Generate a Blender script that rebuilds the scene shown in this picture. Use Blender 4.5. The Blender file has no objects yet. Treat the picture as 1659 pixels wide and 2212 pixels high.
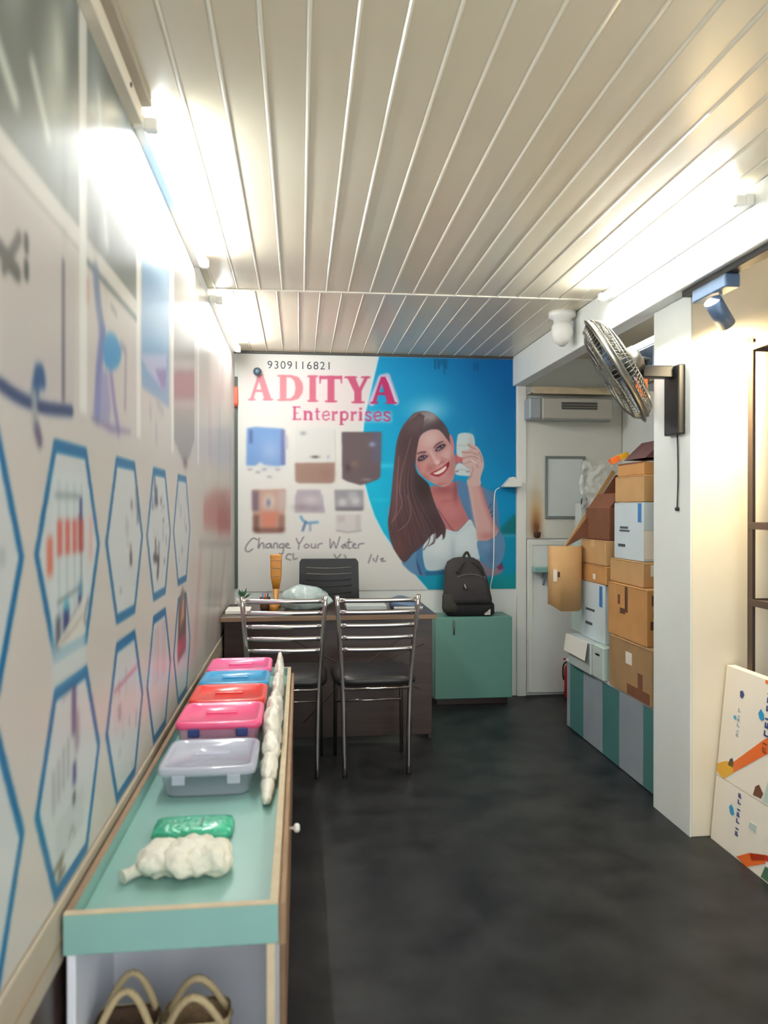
import bpy, bmesh, math, random
import numpy as np
from mathutils import Vector, Matrix, noise as mnoise

# ------------------------------------------------------------------ camera, world, exposure
F_PX, CAM_H = 1660.0, 1.35
YAW = math.atan((829.5 - 648) / F_PX)
PITCH = math.atan((1106 - 1100) / F_PX)
scene = bpy.context.scene
COL = scene.collection
cam_data = bpy.data.cameras.new('camera')
cam = bpy.data.objects.new('camera', cam_data)
COL.objects.link(cam)
cam_data.sensor_fit = 'HORIZONTAL'
cam_data.sensor_width = 27.0
cam_data.lens = F_PX / 1659.0 * 27.0
cam_data.clip_start = 0.02
cam.location = (0, 0, CAM_H)
cam.rotation_euler = (math.pi / 2 - PITCH, 0, -YAW)
cam_data.dof.use_dof = True
cam_data.dof.focus_distance = 5.3
cam_data.dof.aperture_fstop = 3.2
scene.camera = cam

world = bpy.data.worlds.new('world')
scene.world = world
world.use_nodes = True
world.node_tree.nodes['Background'].inputs[0].default_value = (0.95, 0.99, 1.0, 1)
world.node_tree.nodes['Background'].inputs[1].default_value = 2.0
scene.view_settings.view_transform = 'Standard'
scene.view_settings.look = 'None'
scene.view_settings.gamma = 1.0
scene.view_settings.use_curve_mapping = False
scene.view_settings.exposure = 0.55
TUBE_STRENGTH = 80.0
SPOT_WATTS = 60.0

# ------------------------------------------------------------------ room numbers (metres)
XL, YB, ZC = -0.455, 5.43, 2.45      # left wall, back wall, ceiling
XR = 2.35                            # right wall of the recess
YF = -0.6                            # open shop front behind the camera

# ------------------------------------------------------------------ photo pixel -> direction, cut with a plane of the room
def ray(px, py):
    x = (px - 829.5) / F_PX; z = (1106 - py) / F_PX
    y2 = math.cos(PITCH) + math.sin(PITCH) * z
    z2 = -math.sin(PITCH) + math.cos(PITCH) * z
    return (x * math.cos(YAW) + y2 * math.sin(YAW), -x * math.sin(YAW) + y2 * math.cos(YAW), z2)
def on_x(px, py, X):
    r = ray(px, py); t = X / r[0]
    return t * r[1], CAM_H + t * r[2]
def on_y(px, py, Y):
    r = ray(px, py); t = Y / r[1]
    return t * r[0], CAM_H + t * r[2]
def project(X, Y, Z):
    c, s = math.cos(YAW), math.sin(YAW)
    x = X * c - Y * s; y = X * s + Y * c; z = Z - CAM_H
    cp, sp = math.cos(PITCH), math.sin(PITCH)
    d = y * cp - z * sp; u = y * sp + z * cp
    return 829.5 + F_PX * x / d, 1106 - F_PX * u / d

# ------------------------------------------------------------------ materials
def lin(c):
    c = np.asarray(c, dtype=float) / 255.0
    return np.where(c <= 0.04045, c / 12.92, ((c + 0.055) / 1.055) ** 2.4)
MATS = {}
def mat(name, col=(200, 200, 200), rough=0.5, metal=0.0, var=0.0, scale=8.0, bump=0.0, bscale=60.0,
        alpha=1.0, trans=0.0, emit=0.0, coat=0.0, col2=None, stretch=None, spec=0.5):
    if name in MATS: return MATS[name]
    m = bpy.data.materials.new(name); m.use_nodes = True
    nt = m.node_tree; b = nt.nodes['Principled BSDF']
    c = lin(col)
    b.inputs['Base Color'].default_value = (*c, 1)
    b.inputs['Roughness'].default_value = rough
    b.inputs['Metallic'].default_value = metal
    b.inputs['Alpha'].default_value = alpha
    b.inputs['Transmission Weight'].default_value = trans
    b.inputs['Coat Weight'].default_value = coat
    b.inputs['Coat Roughness'].default_value = 0.08
    b.inputs['Specular IOR Level'].default_value = spec
    if emit:
        b.inputs['Emission Color'].default_value = (*c, 1)
        b.inputs['Emission Strength'].default_value = emit
    if var or bump or col2:
        tc = nt.nodes.new('ShaderNodeTexCoord')
        mp = nt.nodes.new('ShaderNodeMapping')
        if stretch: mp.inputs['Scale'].default_value = stretch
        nt.links.new(tc.outputs['Object'], mp.inputs['Vector'])
    if var or col2:
        n = nt.nodes.new('ShaderNodeTexNoise')
        n.inputs['Scale'].default_value = scale; n.inputs['Detail'].default_value = 5
        nt.links.new(mp.outputs[0], n.inputs['Vector'])
        r = nt.nodes.new('ShaderNodeValToRGB')
        c1 = c * (1 - var); c2 = lin(col2) if col2 else np.minimum(c * (1 + var), 1)
        r.color_ramp.elements[0].position = 0.32; r.color_ramp.elements[1].position = 0.68
        r.color_ramp.elements[0].color = (*c1, 1); r.color_ramp.elements[1].color = (*c2, 1)
        nt.links.new(n.outputs['Fac'], r.inputs['Fac'])
        nt.links.new(r.outputs['Color'], b.inputs['Base Color'])
    if bump:
        n2 = nt.nodes.new('ShaderNodeTexNoise'); n2.inputs['Scale'].default_value = bscale
        nt.links.new(mp.outputs[0], n2.inputs['Vector'])
        bp = nt.nodes.new('ShaderNodeBump'); bp.inputs['Strength'].default_value = bump
        bp.inputs['Distance'].default_value = 0.01
        nt.links.new(n2.outputs['Fac'], bp.inputs['Height'])
        nt.links.new(bp.outputs['Normal'], b.inputs['Normal'])
    MATS[name] = m
    return m
def print_mat(name, rough=0.3, coat=0.0, spec=0.5):
    m = bpy.data.materials.new(name); m.use_nodes = True
    nt = m.node_tree; b = nt.nodes['Principled BSDF']
    a = nt.nodes.new('ShaderNodeAttribute'); a.attribute_name = 'print'
    nt.links.new(a.outputs['Color'], b.inputs['Base Color'])
    b.inputs['Roughness'].default_value = rough
    b.inputs['Specular IOR Level'].default_value = spec
    b.inputs['Coat Weight'].default_value = coat
    b.inputs['Coat Roughness'].default_value = 0.05
    return m

mat('wall_white', (230, 232, 226), 0.6, var=0.03, scale=3)
mat('wall_cream', (232, 222, 200), 0.6, var=0.03, scale=3)
mat('pvc', (230, 217, 190), 0.26, var=0.02, scale=2)
mat('pvc_bead', (240, 232, 212), 0.12)
mat('floor_vinyl', (17, 19, 22), 0.42, spec=0.3, col2=(45, 46, 47), scale=5.5, bump=0.03, bscale=9)
mat('dark_wood', (52, 40, 36), 0.3, col2=(66, 50, 44), scale=3, stretch=(1, 1, 12))
mat('beige_paint', (176, 164, 144), 0.55, var=0.06)
mat('teal', (136, 180, 172), 0.35, var=0.05, scale=4)
mat('teal_dark', (72, 122, 120), 0.4, var=0.04, scale=4)
mat('green_laminate', (94, 142, 130), 0.42, var=0.04, scale=3)
mat('slate_grey', (150, 158, 166), 0.4, var=0.04)
mat('raw_edge', (202, 184, 152), 0.6, var=0.08, scale=20)
mat('brown_edge', (150, 120, 92), 0.6, var=0.1, scale=20)
mat('white_laminate', (230, 232, 240), 0.35)
mat('chrome', (205, 200, 200), 0.14, metal=1.0)
mat('steel', (128, 124, 114), 0.38, metal=0.9)
mat('black_vinyl', (26, 24, 25), 0.38, bump=0.1, bscale=120)
mat('black_plastic', (30, 30, 32), 0.45)
mat('black_metal', (40, 39, 38), 0.45, metal=0.3)
mat('rack_iron', (82, 66, 58), 0.5, metal=0.3)
mat('tan_card', (188, 148, 98), 0.75, var=0.08, scale=6)
mat('orange_card', (188, 138, 82), 0.72, var=0.1, scale=6)
mat('brown_card', (156, 124, 84), 0.78, var=0.12, scale=7)
mat('dark_card', (112, 68, 44), 0.8, var=0.15, scale=6)
mat('maroon_sheet', (92, 62, 62), 0.6, var=0.15)
mat('white_card', (206, 218, 222), 0.55, var=0.03)
mat('grey_card', (186, 194, 190), 0.6, var=0.05)
mat('mint_card', (188, 206, 196), 0.6, var=0.05)
mat('card_tape', (212, 180, 128), 0.25)
mat('label_paper', (236, 228, 214), 0.6)
mat('ink_blue', (50, 120, 185), 0.5)
mat('ink_dark', (70, 74, 84), 0.6)
mat('ink_brown', (88, 50, 30), 0.7)
mat('pink_plastic', (236, 92, 150), 0.3, coat=0.2)
mat('rose_plastic', (240, 88, 136), 0.28, coat=0.2)
mat('blue_plastic', (44, 150, 200), 0.3, coat=0.2)
mat('red_plastic', (220, 52, 44), 0.3, coat=0.2)
mat('clear_plastic', (226, 228, 242), 0.12, alpha=0.5, coat=0.3)
mat('pink_clear', (232, 170, 196), 0.15, alpha=0.55, coat=0.3)
mat('navy_plastic', (44, 58, 120), 0.4)
mat('poly_cream', (236, 230, 214), 0.4, var=0.06, scale=14, bump=0.4, bscale=40)
mat('poly_white', (236, 230, 212), 0.5, var=0.05, scale=20, bump=0.5, bscale=60)
mat('poly_green', (64, 186, 146), 0.22, var=0.2, scale=18, bump=0.6, bscale=70, coat=0.4)
mat('poly_clear', (198, 214, 210), 0.2, var=0.15, scale=14, bump=0.6, bscale=50, alpha=0.85, coat=0.4)
mat('bubble_film', (226, 228, 222), 0.15, bump=0.5, bscale=60, alpha=0.4, coat=0.4)
mat('jute', (140, 116, 86), 0.9, var=0.2, scale=40, bump=0.5, bscale=160)
mat('jute_dark', (92, 70, 54), 0.9, var=0.2, scale=40, bump=0.5, bscale=160)
mat('jute_rope', (186, 166, 128), 0.85, bump=0.5, bscale=200)
mat('pack_fabric', (54, 50, 50), 0.85, bump=0.25, bscale=400, var=0.06)
mat('pack_dark', (26, 25, 27), 0.8, bump=0.2, bscale=400)
mat('pack_olive', (56, 54, 46), 0.85, bump=0.3, bscale=300)
mat('pack_grey', (112, 108, 100), 0.7)
mat('logo_white', (205, 200, 192), 0.6)
mat('off_white', (236, 234, 226), 0.4)
mat('ac_body', (184, 180, 168), 0.45)
mat('ac_blue', (160, 168, 172), 0.45)
mat('ac_slot', (74, 72, 68), 0.5)
mat('mirror_pale_reflection', (226, 232, 231), 0.15, metal=0.05)  # white reflection put into the pale base colour; the glass hardly mirrors
mat('mirror_frame', (128, 134, 130), 0.4)
mat('red_paint', (186, 24, 32), 0.28, coat=0.3)
mat('wood_orange', (206, 142, 58), 0.4, col2=(186, 120, 42), scale=12, stretch=(1, 1, 6))
mat('orange_film', (232, 112, 48), 0.35)
mat('yellow_film', (226, 170, 40), 0.35)
mat('navy_steel', (52, 66, 86), 0.25, coat=0.3)
mat('slate_plastic', (88, 110, 138), 0.35)
mat('corner_green', (70, 82, 74), 0.5)
mat('clip_orange', (224, 96, 70), 0.45)
mat('knob_blue', (62, 84, 104), 0.4)
mat('leaf', (70, 110, 80), 0.5)
mat('paper', (232, 228, 216), 0.6)
mat('tube_glow', (246, 252, 255), 0.4, emit=TUBE_STRENGTH)
mat('lamp_glow', (255, 226, 170), 0.4, emit=12.0)
mat('strip_glow', (250, 252, 255), 0.4, emit=26.0)
mat('door_wood', (132, 104, 80), 0.5, var=0.12, scale=6, stretch=(1, 8, 1))
mat('soot', (70, 44, 30), 0.8)

# ------------------------------------------------------------------ mesh helpers
class MB:
    def __init__(s): s.v = []; s.f = []; s.sm = []
    def add(s, vs, fs, smooth=False):
        o = len(s.v); s.v += [tuple(p) for p in vs]
        for f in fs: s.f.append(tuple(i + o for i in f)); s.sm.append(smooth)
        return s
    def box(s, x0, x1, y0, y1, z0, z1, c=0.0):
        x0, x1 = min(x0, x1), max(x0, x1); y0, y1 = min(y0, y1), max(y0, y1); z0, z1 = min(z0, z1), max(z0, z1)
        if c <= 0:
            vs = [(x, y, z) for x in (x0, x1) for y in (y0, y1) for z in (z0, z1)]
            return s.add(vs, [(0, 1, 3, 2), (4, 6, 7, 5), (0, 4, 5, 1), (2, 3, 7, 6), (0, 2, 6, 4), (1, 5, 7, 3)])
        c = min(c, (x1 - x0) * .45, (y1 - y0) * .45, (z1 - z0) * .45)
        vs = []; idx = {}
        for i, X in enumerate((x0, x1)):
            for j, Y in enumerate((y0, y1)):
                for k, Z in enumerate((z0, z1)):
                    sx, sy, sz = (1, -1)[i], (1, -1)[j], (1, -1)[k]
                    idx[i, j, k, 0] = len(vs); vs.append((X, Y + sy * c, Z + sz * c))
                    idx[i, j, k, 1] = len(vs); vs.append((X + sx * c, Y, Z + sz * c))
                    idx[i, j, k, 2] = len(vs); vs.append((X + sx * c, Y + sy * c, Z))
        fs = []
        for i in (0, 1):
            q = [idx[i, 0, 0, 0], idx[i, 1, 0, 0], idx[i, 1, 1, 0], idx[i, 0, 1, 0]]; fs.append(q if i else q[::-1])
            q = [idx[0, i, 0, 1], idx[0, i, 1, 1], idx[1, i, 1, 1], idx[1, i, 0, 1]]; fs.append(q if i else q[::-1])
            q = [idx[0, 0, i, 2], idx[1, 0, i, 2], idx[1, 1, i, 2], idx[0, 1, i, 2]]; fs.append(q if i else q[::-1])
        for a in (0, 1):
            for b in (0, 1):
                fs.append([idx[0, a, b, 1], idx[1, a, b, 1], idx[1, a, b, 2], idx[0, a, b, 2]])
                fs.append([idx[a, 0, b, 0], idx[a, 1, b, 0], idx[a, 1, b, 2], idx[a, 0, b, 2]])
                fs.append([idx[a, b, 0, 0], idx[a, b, 1, 0], idx[a, b, 1, 1], idx[a, b, 0, 1]])
        for i in (0, 1):
            for j in (0, 1):
                for k in (0, 1): fs.append([idx[i, j, k, 0], idx[i, j, k, 1], idx[i, j, k, 2]])
        return s.add(vs, fs)
    def tube(s, pts, r, n=8, closed=False, smooth=True, flat=None):
        pts = [Vector(p) for p in pts]; m = len(pts); vs = []
        rr = r if isinstance(r, (list, tuple)) else [r] * m
        up = None
        for i, p in enumerate(pts):
            a = pts[i - 1] if (i or closed) else p; b = pts[(i + 1) % m] if (i < m - 1 or closed) else p
            t = (b - a).normalized()
            if up is None: up = Vector((0, 0, 1)) if abs(t.z) < .9 else Vector((1, 0, 0))
            u = t.cross(up)
            if u.length < 1e-4: u = t.cross(Vector((0, 1, 0)))
            u.normalize(); w = u.cross(t).normalized(); up = w
            for k in range(n):
                an = 2 * math.pi * k / n
                ru, rw = (rr[i], rr[i]) if not flat else flat
                vs.append(p + u * math.cos(an) * ru + w * math.sin(an) * rw)
        fs = []
        for i in range(m if closed else m - 1):
            j = (i + 1) % m
            for k in range(n):
                l = (k + 1) % n
                fs.append((i * n + k, i * n + l, j * n + l, j * n + k))
        s.add(vs, fs, smooth)
        if not closed:
            o = len(s.v) - m * n
            s.f.append(tuple(o + k for k in range(n))[::-1]); s.sm.append(False)
            s.f.append(tuple(o + (m - 1) * n + k for k in range(n))); s.sm.append(False)
        return s
    def cyl(s, a, b, r, n=16, r2=None):
        return s.tube([a, b], [r, r if r2 is None else r2], n)
    def lathe(s, prof, n=20, axis=None, origin=(0, 0, 0)):
        M = axis if axis is not None else Matrix.Identity(3)
        vs = []; fs = []; m = len(prof)
        for r, z in prof:
            for k in range(n):
                an = 2 * math.pi * k / n
                vs.append(Vector(origin) + M @ Vector((r * math.cos(an), r * math.sin(an), z)))
        for i in range(m - 1):
            for k in range(n):
                l = (k + 1) % n; fs.append((i * n + k, i * n + l, (i + 1) * n + l, (i + 1) * n + k))
        fs.append(tuple(range(n))[::-1]); fs.append(tuple((m - 1) * n + k for k in range(n)))
        return s.add(vs, fs, True)
    def loft(s, secs, n=28, cap=True):
        # secs: (z, cx, cy, rx, ry, exponent)
        vs = []; fs = []
        for z, cx, cy, rx, ry, e in secs:
            for k in range(n):
                an = 2 * math.pi * k / n; c, d = math.cos(an), math.sin(an)
                vs.append((cx + rx * math.copysign(abs(c) ** (2 / e), c), cy + ry * math.copysign(abs(d) ** (2 / e), d), z))
        m = len(secs)
        for i in range(m - 1):
            for k in range(n):
                l = (k + 1) % n; fs.append((i * n + k, i * n + l, (i + 1) * n + l, (i + 1) * n + k))
        if cap: fs.append(tuple(range(n))[::-1]); fs.append(tuple((m - 1) * n + k for k in range(n)))
        return s.add(vs, fs, True)
    def prism(s, pts, d, smooth=False):
        # closed outline of 3-D points pushed along vector d
        n = len(pts); d = Vector(d)
        vs = [Vector(p) for p in pts] + [Vector(p) + d for p in pts]
        fs = [tuple(range(n))[::-1], tuple(range(n, 2 * n))]
        for i in range(n):
            j = (i + 1) % n; fs.append((i, j, n + j, n + i))
        return s.add(vs, fs, smooth)
    def blob(s, c, r, seed=0, amp=0.25, freq=9.0, sub=4, squash=None):
        bm = bmesh.new(); bmesh.ops.create_icosphere(bm, subdivisions=sub, radius=1.0)
        vs = []
        for v in bm.verts:
            p = v.co.normalized()
            q = Vector((p.x * r[0], p.y * r[1], p.z * r[2]))
            k = 1 + amp * mnoise.fractal(q * freq + Vector((seed * 7.1, seed * 3.3, seed)), 1.0, 2.0, 4) \
                + amp * .5 * abs(mnoise.noise(q * freq * 3 + Vector((seed, 0, 0))))
            q *= k
            if squash is not None and q.z < -squash: q.z = -squash
            vs.append(Vector(c) + q)
        fs = [tuple(v.index for v in f.verts) for f in bm.faces]; bm.free()
        return s.add(vs, fs, True)
    def build(s, name, material, parent=None, world=True):
        me = bpy.data.meshes.new(name)
        off = Vector((0, 0, 0))
        if parent is not None and world:
            p = parent
            while p is not None: off = off + Vector(p.location); p = p.parent
        me.from_pydata([Vector(v) - off for v in s.v], [], s.f)
        me.polygons.foreach_set('use_smooth', s.sm)
        bm = bmesh.new(); bm.from_mesh(me); bmesh.ops.recalc_face_normals(bm, faces=bm.faces); bm.to_mesh(me); bm.free()
        me.materials.append(MATS[material] if isinstance(material, str) else material)
        o = bpy.data.objects.new(name, me); COL.objects.link(o)
        if parent is not None: o.parent = parent
        return o

def tag(o, label, cat, group=None):
    o['label'] = label; o['category'] = cat
    if group: o['group'] = group
    return o
def thing(name, label, cat, loc=(0, 0, 0), group=None):
    o = bpy.data.objects.new(name, None); COL.objects.link(o)
    o.location = loc; o.empty_display_size = 0.05
    return tag(o, label, cat, group)
def struct(o):
    o['kind'] = 'structure'; return o
def bx(name, m, x0, x1, y0, y1, z0, z1, parent=None, c=0.002):
    return MB().box(x0, x1, y0, y1, z0, z1, c).build(name, m, parent)

# ------------------------------------------------------------------ print painter (flat print on the banners)
def cmr(pts, k=5):
    n = len(pts); out = []
    for i in range(n):
        p0, p1, p2, p3 = (np.array(pts[(i + j - 1) % n], float) for j in range(4))
        for t in np.linspace(0, 1, k, endpoint=False):
            out.append(tuple(.5 * ((2 * p1) + (-p0 + p2) * t + (2 * p0 - 5 * p1 + 4 * p2 - p3) * t * t + (-p0 + 3 * p1 - 3 * p2 + p3) * t ** 3)))
    return out
def cmro(pts, k=6):
    q = [tuple(2 * np.array(pts[0]) - np.array(pts[1]))] + list(pts) + [tuple(2 * np.array(pts[-1]) - np.array(pts[-2]))]
    out = []
    for i in range(1, len(q) - 2):
        p0, p1, p2, p3 = (np.array(q[i + j - 1], float) for j in range(4))
        for t in np.linspace(0, 1, k, endpoint=False):
            out.append(tuple(.5 * ((2 * p1) + (-p0 + p2) * t + (2 * p0 - 5 * p1 + 4 * p2 - p3) * t * t + (-p0 + 3 * p1 - 3 * p2 + p3) * t ** 3)))
    out.append(tuple(pts[-1])); return out
def gblur(a, s):
    if s <= 0: return a
    r = max(1, int(math.ceil(3 * s))); k = np.exp(-.5 * (np.arange(-r, r + 1) / s) ** 2); k /= k.sum()
    for ax in (0, 1):
        pad = [(0, 0), (0, 0)]; pad[ax] = (r, r)
        b = np.pad(a, pad, mode='edge'); o = np.zeros_like(a)
        for i, w in enumerate(k):
            o += w * (b[i:i + a.shape[0], :] if ax == 0 else b[:, i:i + a.shape[1]])
        a = o
    return a
class Painter:
    def __init__(s, x0, x1, y0, y1, step, base):
        s.x0, s.y0, s.step = x0, y0, step
        s.w = int(round((x1 - x0) / step)) + 1; s.h = int(round((y1 - y0) / step)) + 1
        s.c = np.tile(np.array(base, float), (s.h, s.w, 1))
    def win(s, pts, pad):
        P = np.array(pts, float)
        i0 = max(0, int((P[:, 0].min() - s.x0) / s.step - pad)); i1 = min(s.w, int((P[:, 0].max() - s.x0) / s.step + pad) + 2)
        j0 = max(0, int((P[:, 1].min() - s.y0) / s.step - pad)); j1 = min(s.h, int((P[:, 1].max() - s.y0) / s.step + pad) + 2)
        return (i0, i1, j0, j1) if i1 > i0 and j1 > j0 else None
    def cover(s, pts, w):
        i0, i1, j0, j1 = w; acc = np.zeros((j1 - j0, i1 - i0))
        for ox in (-.25, .25):
            for oy in (-.25, .25):
                X = (s.x0 + (np.arange(i0, i1) + ox) * s.step)[None, :]; Y = (s.y0 + (np.arange(j0, j1) + oy) * s.step)[:, None]
                ins = np.zeros((j1 - j0, i1 - i0), bool)
                for (xa, ya), (xb, yb) in zip(pts, pts[1:] + pts[:1]):
                    if ya == yb: continue
                    ins ^= ((ya > Y) != (yb > Y)) & (X < (xb - xa) * (Y - ya) / (yb - ya) + xa)
                acc += ins
        return acc / 4
    def put(s, w, m, col, alpha):
        i0, i1, j0, j1 = w; m = (m * alpha)[..., None]
        s.c[j0:j1, i0:i1] = s.c[j0:j1, i0:i1] * (1 - m) + np.array(col, float) * m
    def poly(s, pts, col, alpha=1., blur=0., smooth=False, clip=None):
        pts = [tuple(p) for p in pts]
        if smooth: pts = cmr(pts)
        w = s.win(pts, 3 * blur / s.step + 2)
        if not w: return
        m = gblur(s.cover(pts, w), blur / s.step)
        if clip is not None: m = m * clip[w[2]:w[3], w[0]:w[1]]
        s.put(w, m, col, alpha)
    def mask(s, pts, smooth=False, blur=0.):
        pts = cmr(pts) if smooth else [tuple(p) for p in pts]
        M = np.zeros((s.h, s.w)); w = s.win(pts, 3 * blur / s.step + 2)
        if w: M[w[2]:w[3], w[0]:w[1]] = gblur(s.cover(pts, w), blur / s.step)
        return M
    def line(s, pts, wd, col, alpha=1., blur=0., smooth=False, clip=None):
        pts = [tuple(p) for p in pts]
        if smooth: pts = cmro(pts)
        w = s.win(pts, (wd + 3 * blur) / s.step + 3)
        if not w: return
        i0, i1, j0, j1 = w
        X = (s.x0 + np.arange(i0, i1) * s.step)[None, :]; Y = (s.y0 + np.arange(j0, j1) * s.step)[:, None]
        D = np.full((j1 - j0, i1 - i0), 1e9)
        for (xa, ya), (xb, yb) in zip(pts, pts[1:]):
            dx, dy = xb - xa, yb - ya; L = dx * dx + dy * dy + 1e-12
            t = np.clip(((X - xa) * dx + (Y - ya) * dy) / L, 0, 1)
            D = np.minimum(D, np.hypot(X - xa - t * dx, Y - ya - t * dy))
        m = gblur(np.clip((wd / 2 - D) / s.step + .5, 0, 1), blur / s.step)
        if clip is not None: m = m * clip[j0:j1, i0:i1]
        s.put(w, m, col, alpha)
    def spot(s, cx, cy, rx, ry, col, alpha=1., rot=0., clip=None):
        R = 2.6 * max(rx, ry)
        w = s.win([(cx - R, cy - R), (cx + R, cy + R)], 1)
        if not w: return
        i0, i1, j0, j1 = w
        X = (s.x0 + np.arange(i0, i1) * s.step)[None, :] - cx; Y = (s.y0 + np.arange(j0, j1) * s.step)[:, None] - cy
        c, d = math.cos(rot), math.sin(rot)
        m = np.exp(-.5 * (((X * c + Y * d) / rx) ** 2 + ((-X * d + Y * c) / ry) ** 2) * 1.6)
        if clip is not None: m = m * clip[j0:j1, i0:i1]
        s.put(w, m, col, alpha)
    def rect(s, x0, y0, x1, y1, col, alpha=1., blur=0.):
        s.poly([(x0, y0), (x1, y0), (x1, y1), (x0, y1)], col, alpha, blur)
    def sample(s, X, Y):
        u = np.clip((X - s.x0) / s.step, 0, s.w - 1.001); v = np.clip((Y - s.y0) / s.step, 0, s.h - 1.001)
        i = u.astype(int); j = v.astype(int); fu = (u - i)[..., None]; fv = (v - j)[..., None]
        c = s.c
        return (c[j, i] * (1 - fu) + c[j, i + 1] * fu) * (1 - fv) + (c[j + 1, i] * (1 - fu) + c[j + 1, i + 1] * fu) * fv
def print_sheet(name, us, vs, pos, colfn, material, flip=False):
    U, V = np.meshgrid(us, vs); nv, nu = U.shape
    P = pos(U, V).reshape(-1, 3).astype(np.float32)
    me = bpy.data.meshes.new(name)
    me.vertices.add(nu * nv); me.vertices.foreach_set('co', P.ravel())
    a = (np.arange(nv - 1)[:, None] * nu + np.arange(nu - 1)[None, :]).ravel()
    q = np.stack([a, a + 1, a + 1 + nu, a + nu], 1)
    if flip: q = q[:, ::-1]
    n = len(q)
    me.loops.add(n * 4); me.loops.foreach_set('vertex_index', q.ravel().astype(np.int32))
    me.polygons.add(n); me.polygons.foreach_set('loop_start', np.arange(0, n * 4, 4, dtype=np.int32))
    me.update(calc_edges=True); me.validate()
    at = me.attributes.new('print', 'FLOAT_COLOR', 'POINT')
    c = lin(np.clip(colfn(U, V), 0, 255)).reshape(-1, 3)
    at.data.foreach_set('color', np.concatenate([c, np.ones((len(c), 1))], 1).astype(np.float32).ravel())
    me.materials.append(material)
    o = bpy.data.objects.new(name, me); COL.objects.link(o)
    return o

# ================================================================== SETTING
floor = struct(MB().box(XL - .1, XR + .1, YF, YB + .1, -.1, 0).build('floor', 'floor_vinyl'))
wall_left = struct(MB().box(XL - .1, XL, YF, YB + .1, 0, ZC + .1).build('wall_left', 'wall_white'))
wall_back = struct(MB().box(XL, XR, YB, YB + .1, 0, ZC + .1).build('wall_back', 'wall_white'))
wall_right = struct(MB().box(XR, XR + .1, YF, YB + .1, 0, ZC + .1).build('wall_right', 'wall_white'))
pier = struct(MB().box(1.60, XR, 3.0, 3.33, 0, ZC, .004).build('wall_pier', 'wall_cream'))
struct(MB().box(1.594, 1.60, 3.0, 3.33, 0, 2.24, .001).build('trim_5', 'wall_white'))
beam = struct(MB().box(1.53, 1.62, YF, 3.0, 2.24, ZC, .003).box(1.53, 1.62, 3.0, YB, 2.24, ZC, .003).build('ceiling_beam', 'wall_white'))
ceiling = struct(MB().box(XL - .1, XR + .1, YF, YB + .1, ZC + .012, ZC + .1).build('ceiling', 'pvc'))
# PVC ceiling planks with a raised bead between neighbours, two fields and a joint strip
PW, BW, YJ = 0.1105, 0.011, 3.90
def plank_mesh(y0, y1):
    m = MB().box(BW / 2, PW - BW / 2, y0, y1, 0, .0115, .002)
    me = bpy.data.meshes.new('ceiling_plank'); me.from_pydata(m.v, [], m.f); me.materials.append(MATS['pvc']); return me
def bead_mesh(y0, y1):
    prof = [(BW / 2 * math.cos(a), -.006 * math.sin(a)) for a in np.linspace(0, math.pi, 7)]
    m = MB().prism([(x, y0, z + .003) for x, z in prof] + [(-BW / 2, y0, .011), (BW / 2, y0, .011)], (0, y1 - y0, 0))
    me = bpy.data.meshes.new('ceiling_bead'); me.from_pydata(m.v, [], m.f); me.materials.append(MATS['pvc_bead']); return me
for (y0, y1, xo) in ((YF, YJ - .012, 0.022), (YJ + .012, YB, -.007)):
    pm, bm_ = plank_mesh(y0, y1), bead_mesh(y0, y1)
    k0 = math.ceil((XL - xo) / PW) - 1
    x = xo + k0 * PW
    while x < 1.53:
        if x > XL:
            b = bpy.data.objects.new('ceiling_bead', bm_); COL.objects.link(b); b.parent = ceiling; b.location = (x, 0, ZC)
        if x >= XL - .004 and x + PW <= 1.534:
            p = bpy.data.objects.new('ceiling_plank', pm); COL.objects.link(p); p.parent = ceiling; p.location = (x, 0, ZC)
        else:
            xa, xb = max(XL, x + BW / 2), min(1.53, x + PW - BW / 2)
            if xb - xa > .01: MB().box(xa, xb, y0, y1, ZC, ZC + .0115, .002).build('ceiling_plank', 'pvc', ceiling)
        x += PW
MB().box(XL, 1.53, YJ - .012, YJ + .012, ZC - .005, ZC + .0115, .003).build('joint_strip', 'pvc_bead', ceiling)
MB().box(1.62, XR, YF, YB, ZC, ZC + .0115).build('recess_panel', 'pvc', ceiling)
# dark cove strip between ceiling and back wall
struct(MB().box(XL, 1.53, YB - .02, YB, ZC - .016, ZC, .003).build('trim_1', 'ac_slot'))
# left wall below the banner: beige batten, dark panel
struct(MB().box(XL, XL + .012, YF, YB, .50, .618, .003).build('trim_2', 'beige_paint'))
struct(MB().box(XL, XL + .006, YF, YB, .585, .592, .001).box(XL, XL + .014, YF, YB, .545, .549, .001).build('trim_3', 'brown_edge'))
struct(MB().box(XL, XL + .008, YF, YB, 0, .50, .002).build('baseboard_left', 'dark_wood'))

# ------------------------------------------------------------------ tube lights
def tube_light(label, x, y0, y1, z, sx):
    t = thing('tube_light', label, 'light', (x, (y0 + y1) / 2, z), 'tube lights')
    MB().box(x - .004 if sx > 0 else x - .03, x + .03 if sx > 0 else x + .004, y0, y1, z - .02, z + .02, .004).build('housing', 'off_white', t)
    xt = x + sx * .046
    MB().cyl((xt, y0 + .03, z - .006), (xt, y1 - .03, z - .006), .0135, 14).build('tube', 'tube_glow', t)
    for ya, yb in ((y0, y0 + .03), (y1 - .03, y1)):
        MB().box(x + sx * .028, x + sx * .062, ya, yb, z - .024, z + .014, .004).build('end_cap', 'off_white', t)
    return t
tube_light('lit LED tube light above the big hexagon banner, the one by the plastic trunking', XL + .006, 2.15, 3.37, 2.405, 1)
tube_light('lit LED tube light high on the banner wall, the one by the poster corner', XL + .006, 3.92, 5.14, 2.405, 1)
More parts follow.
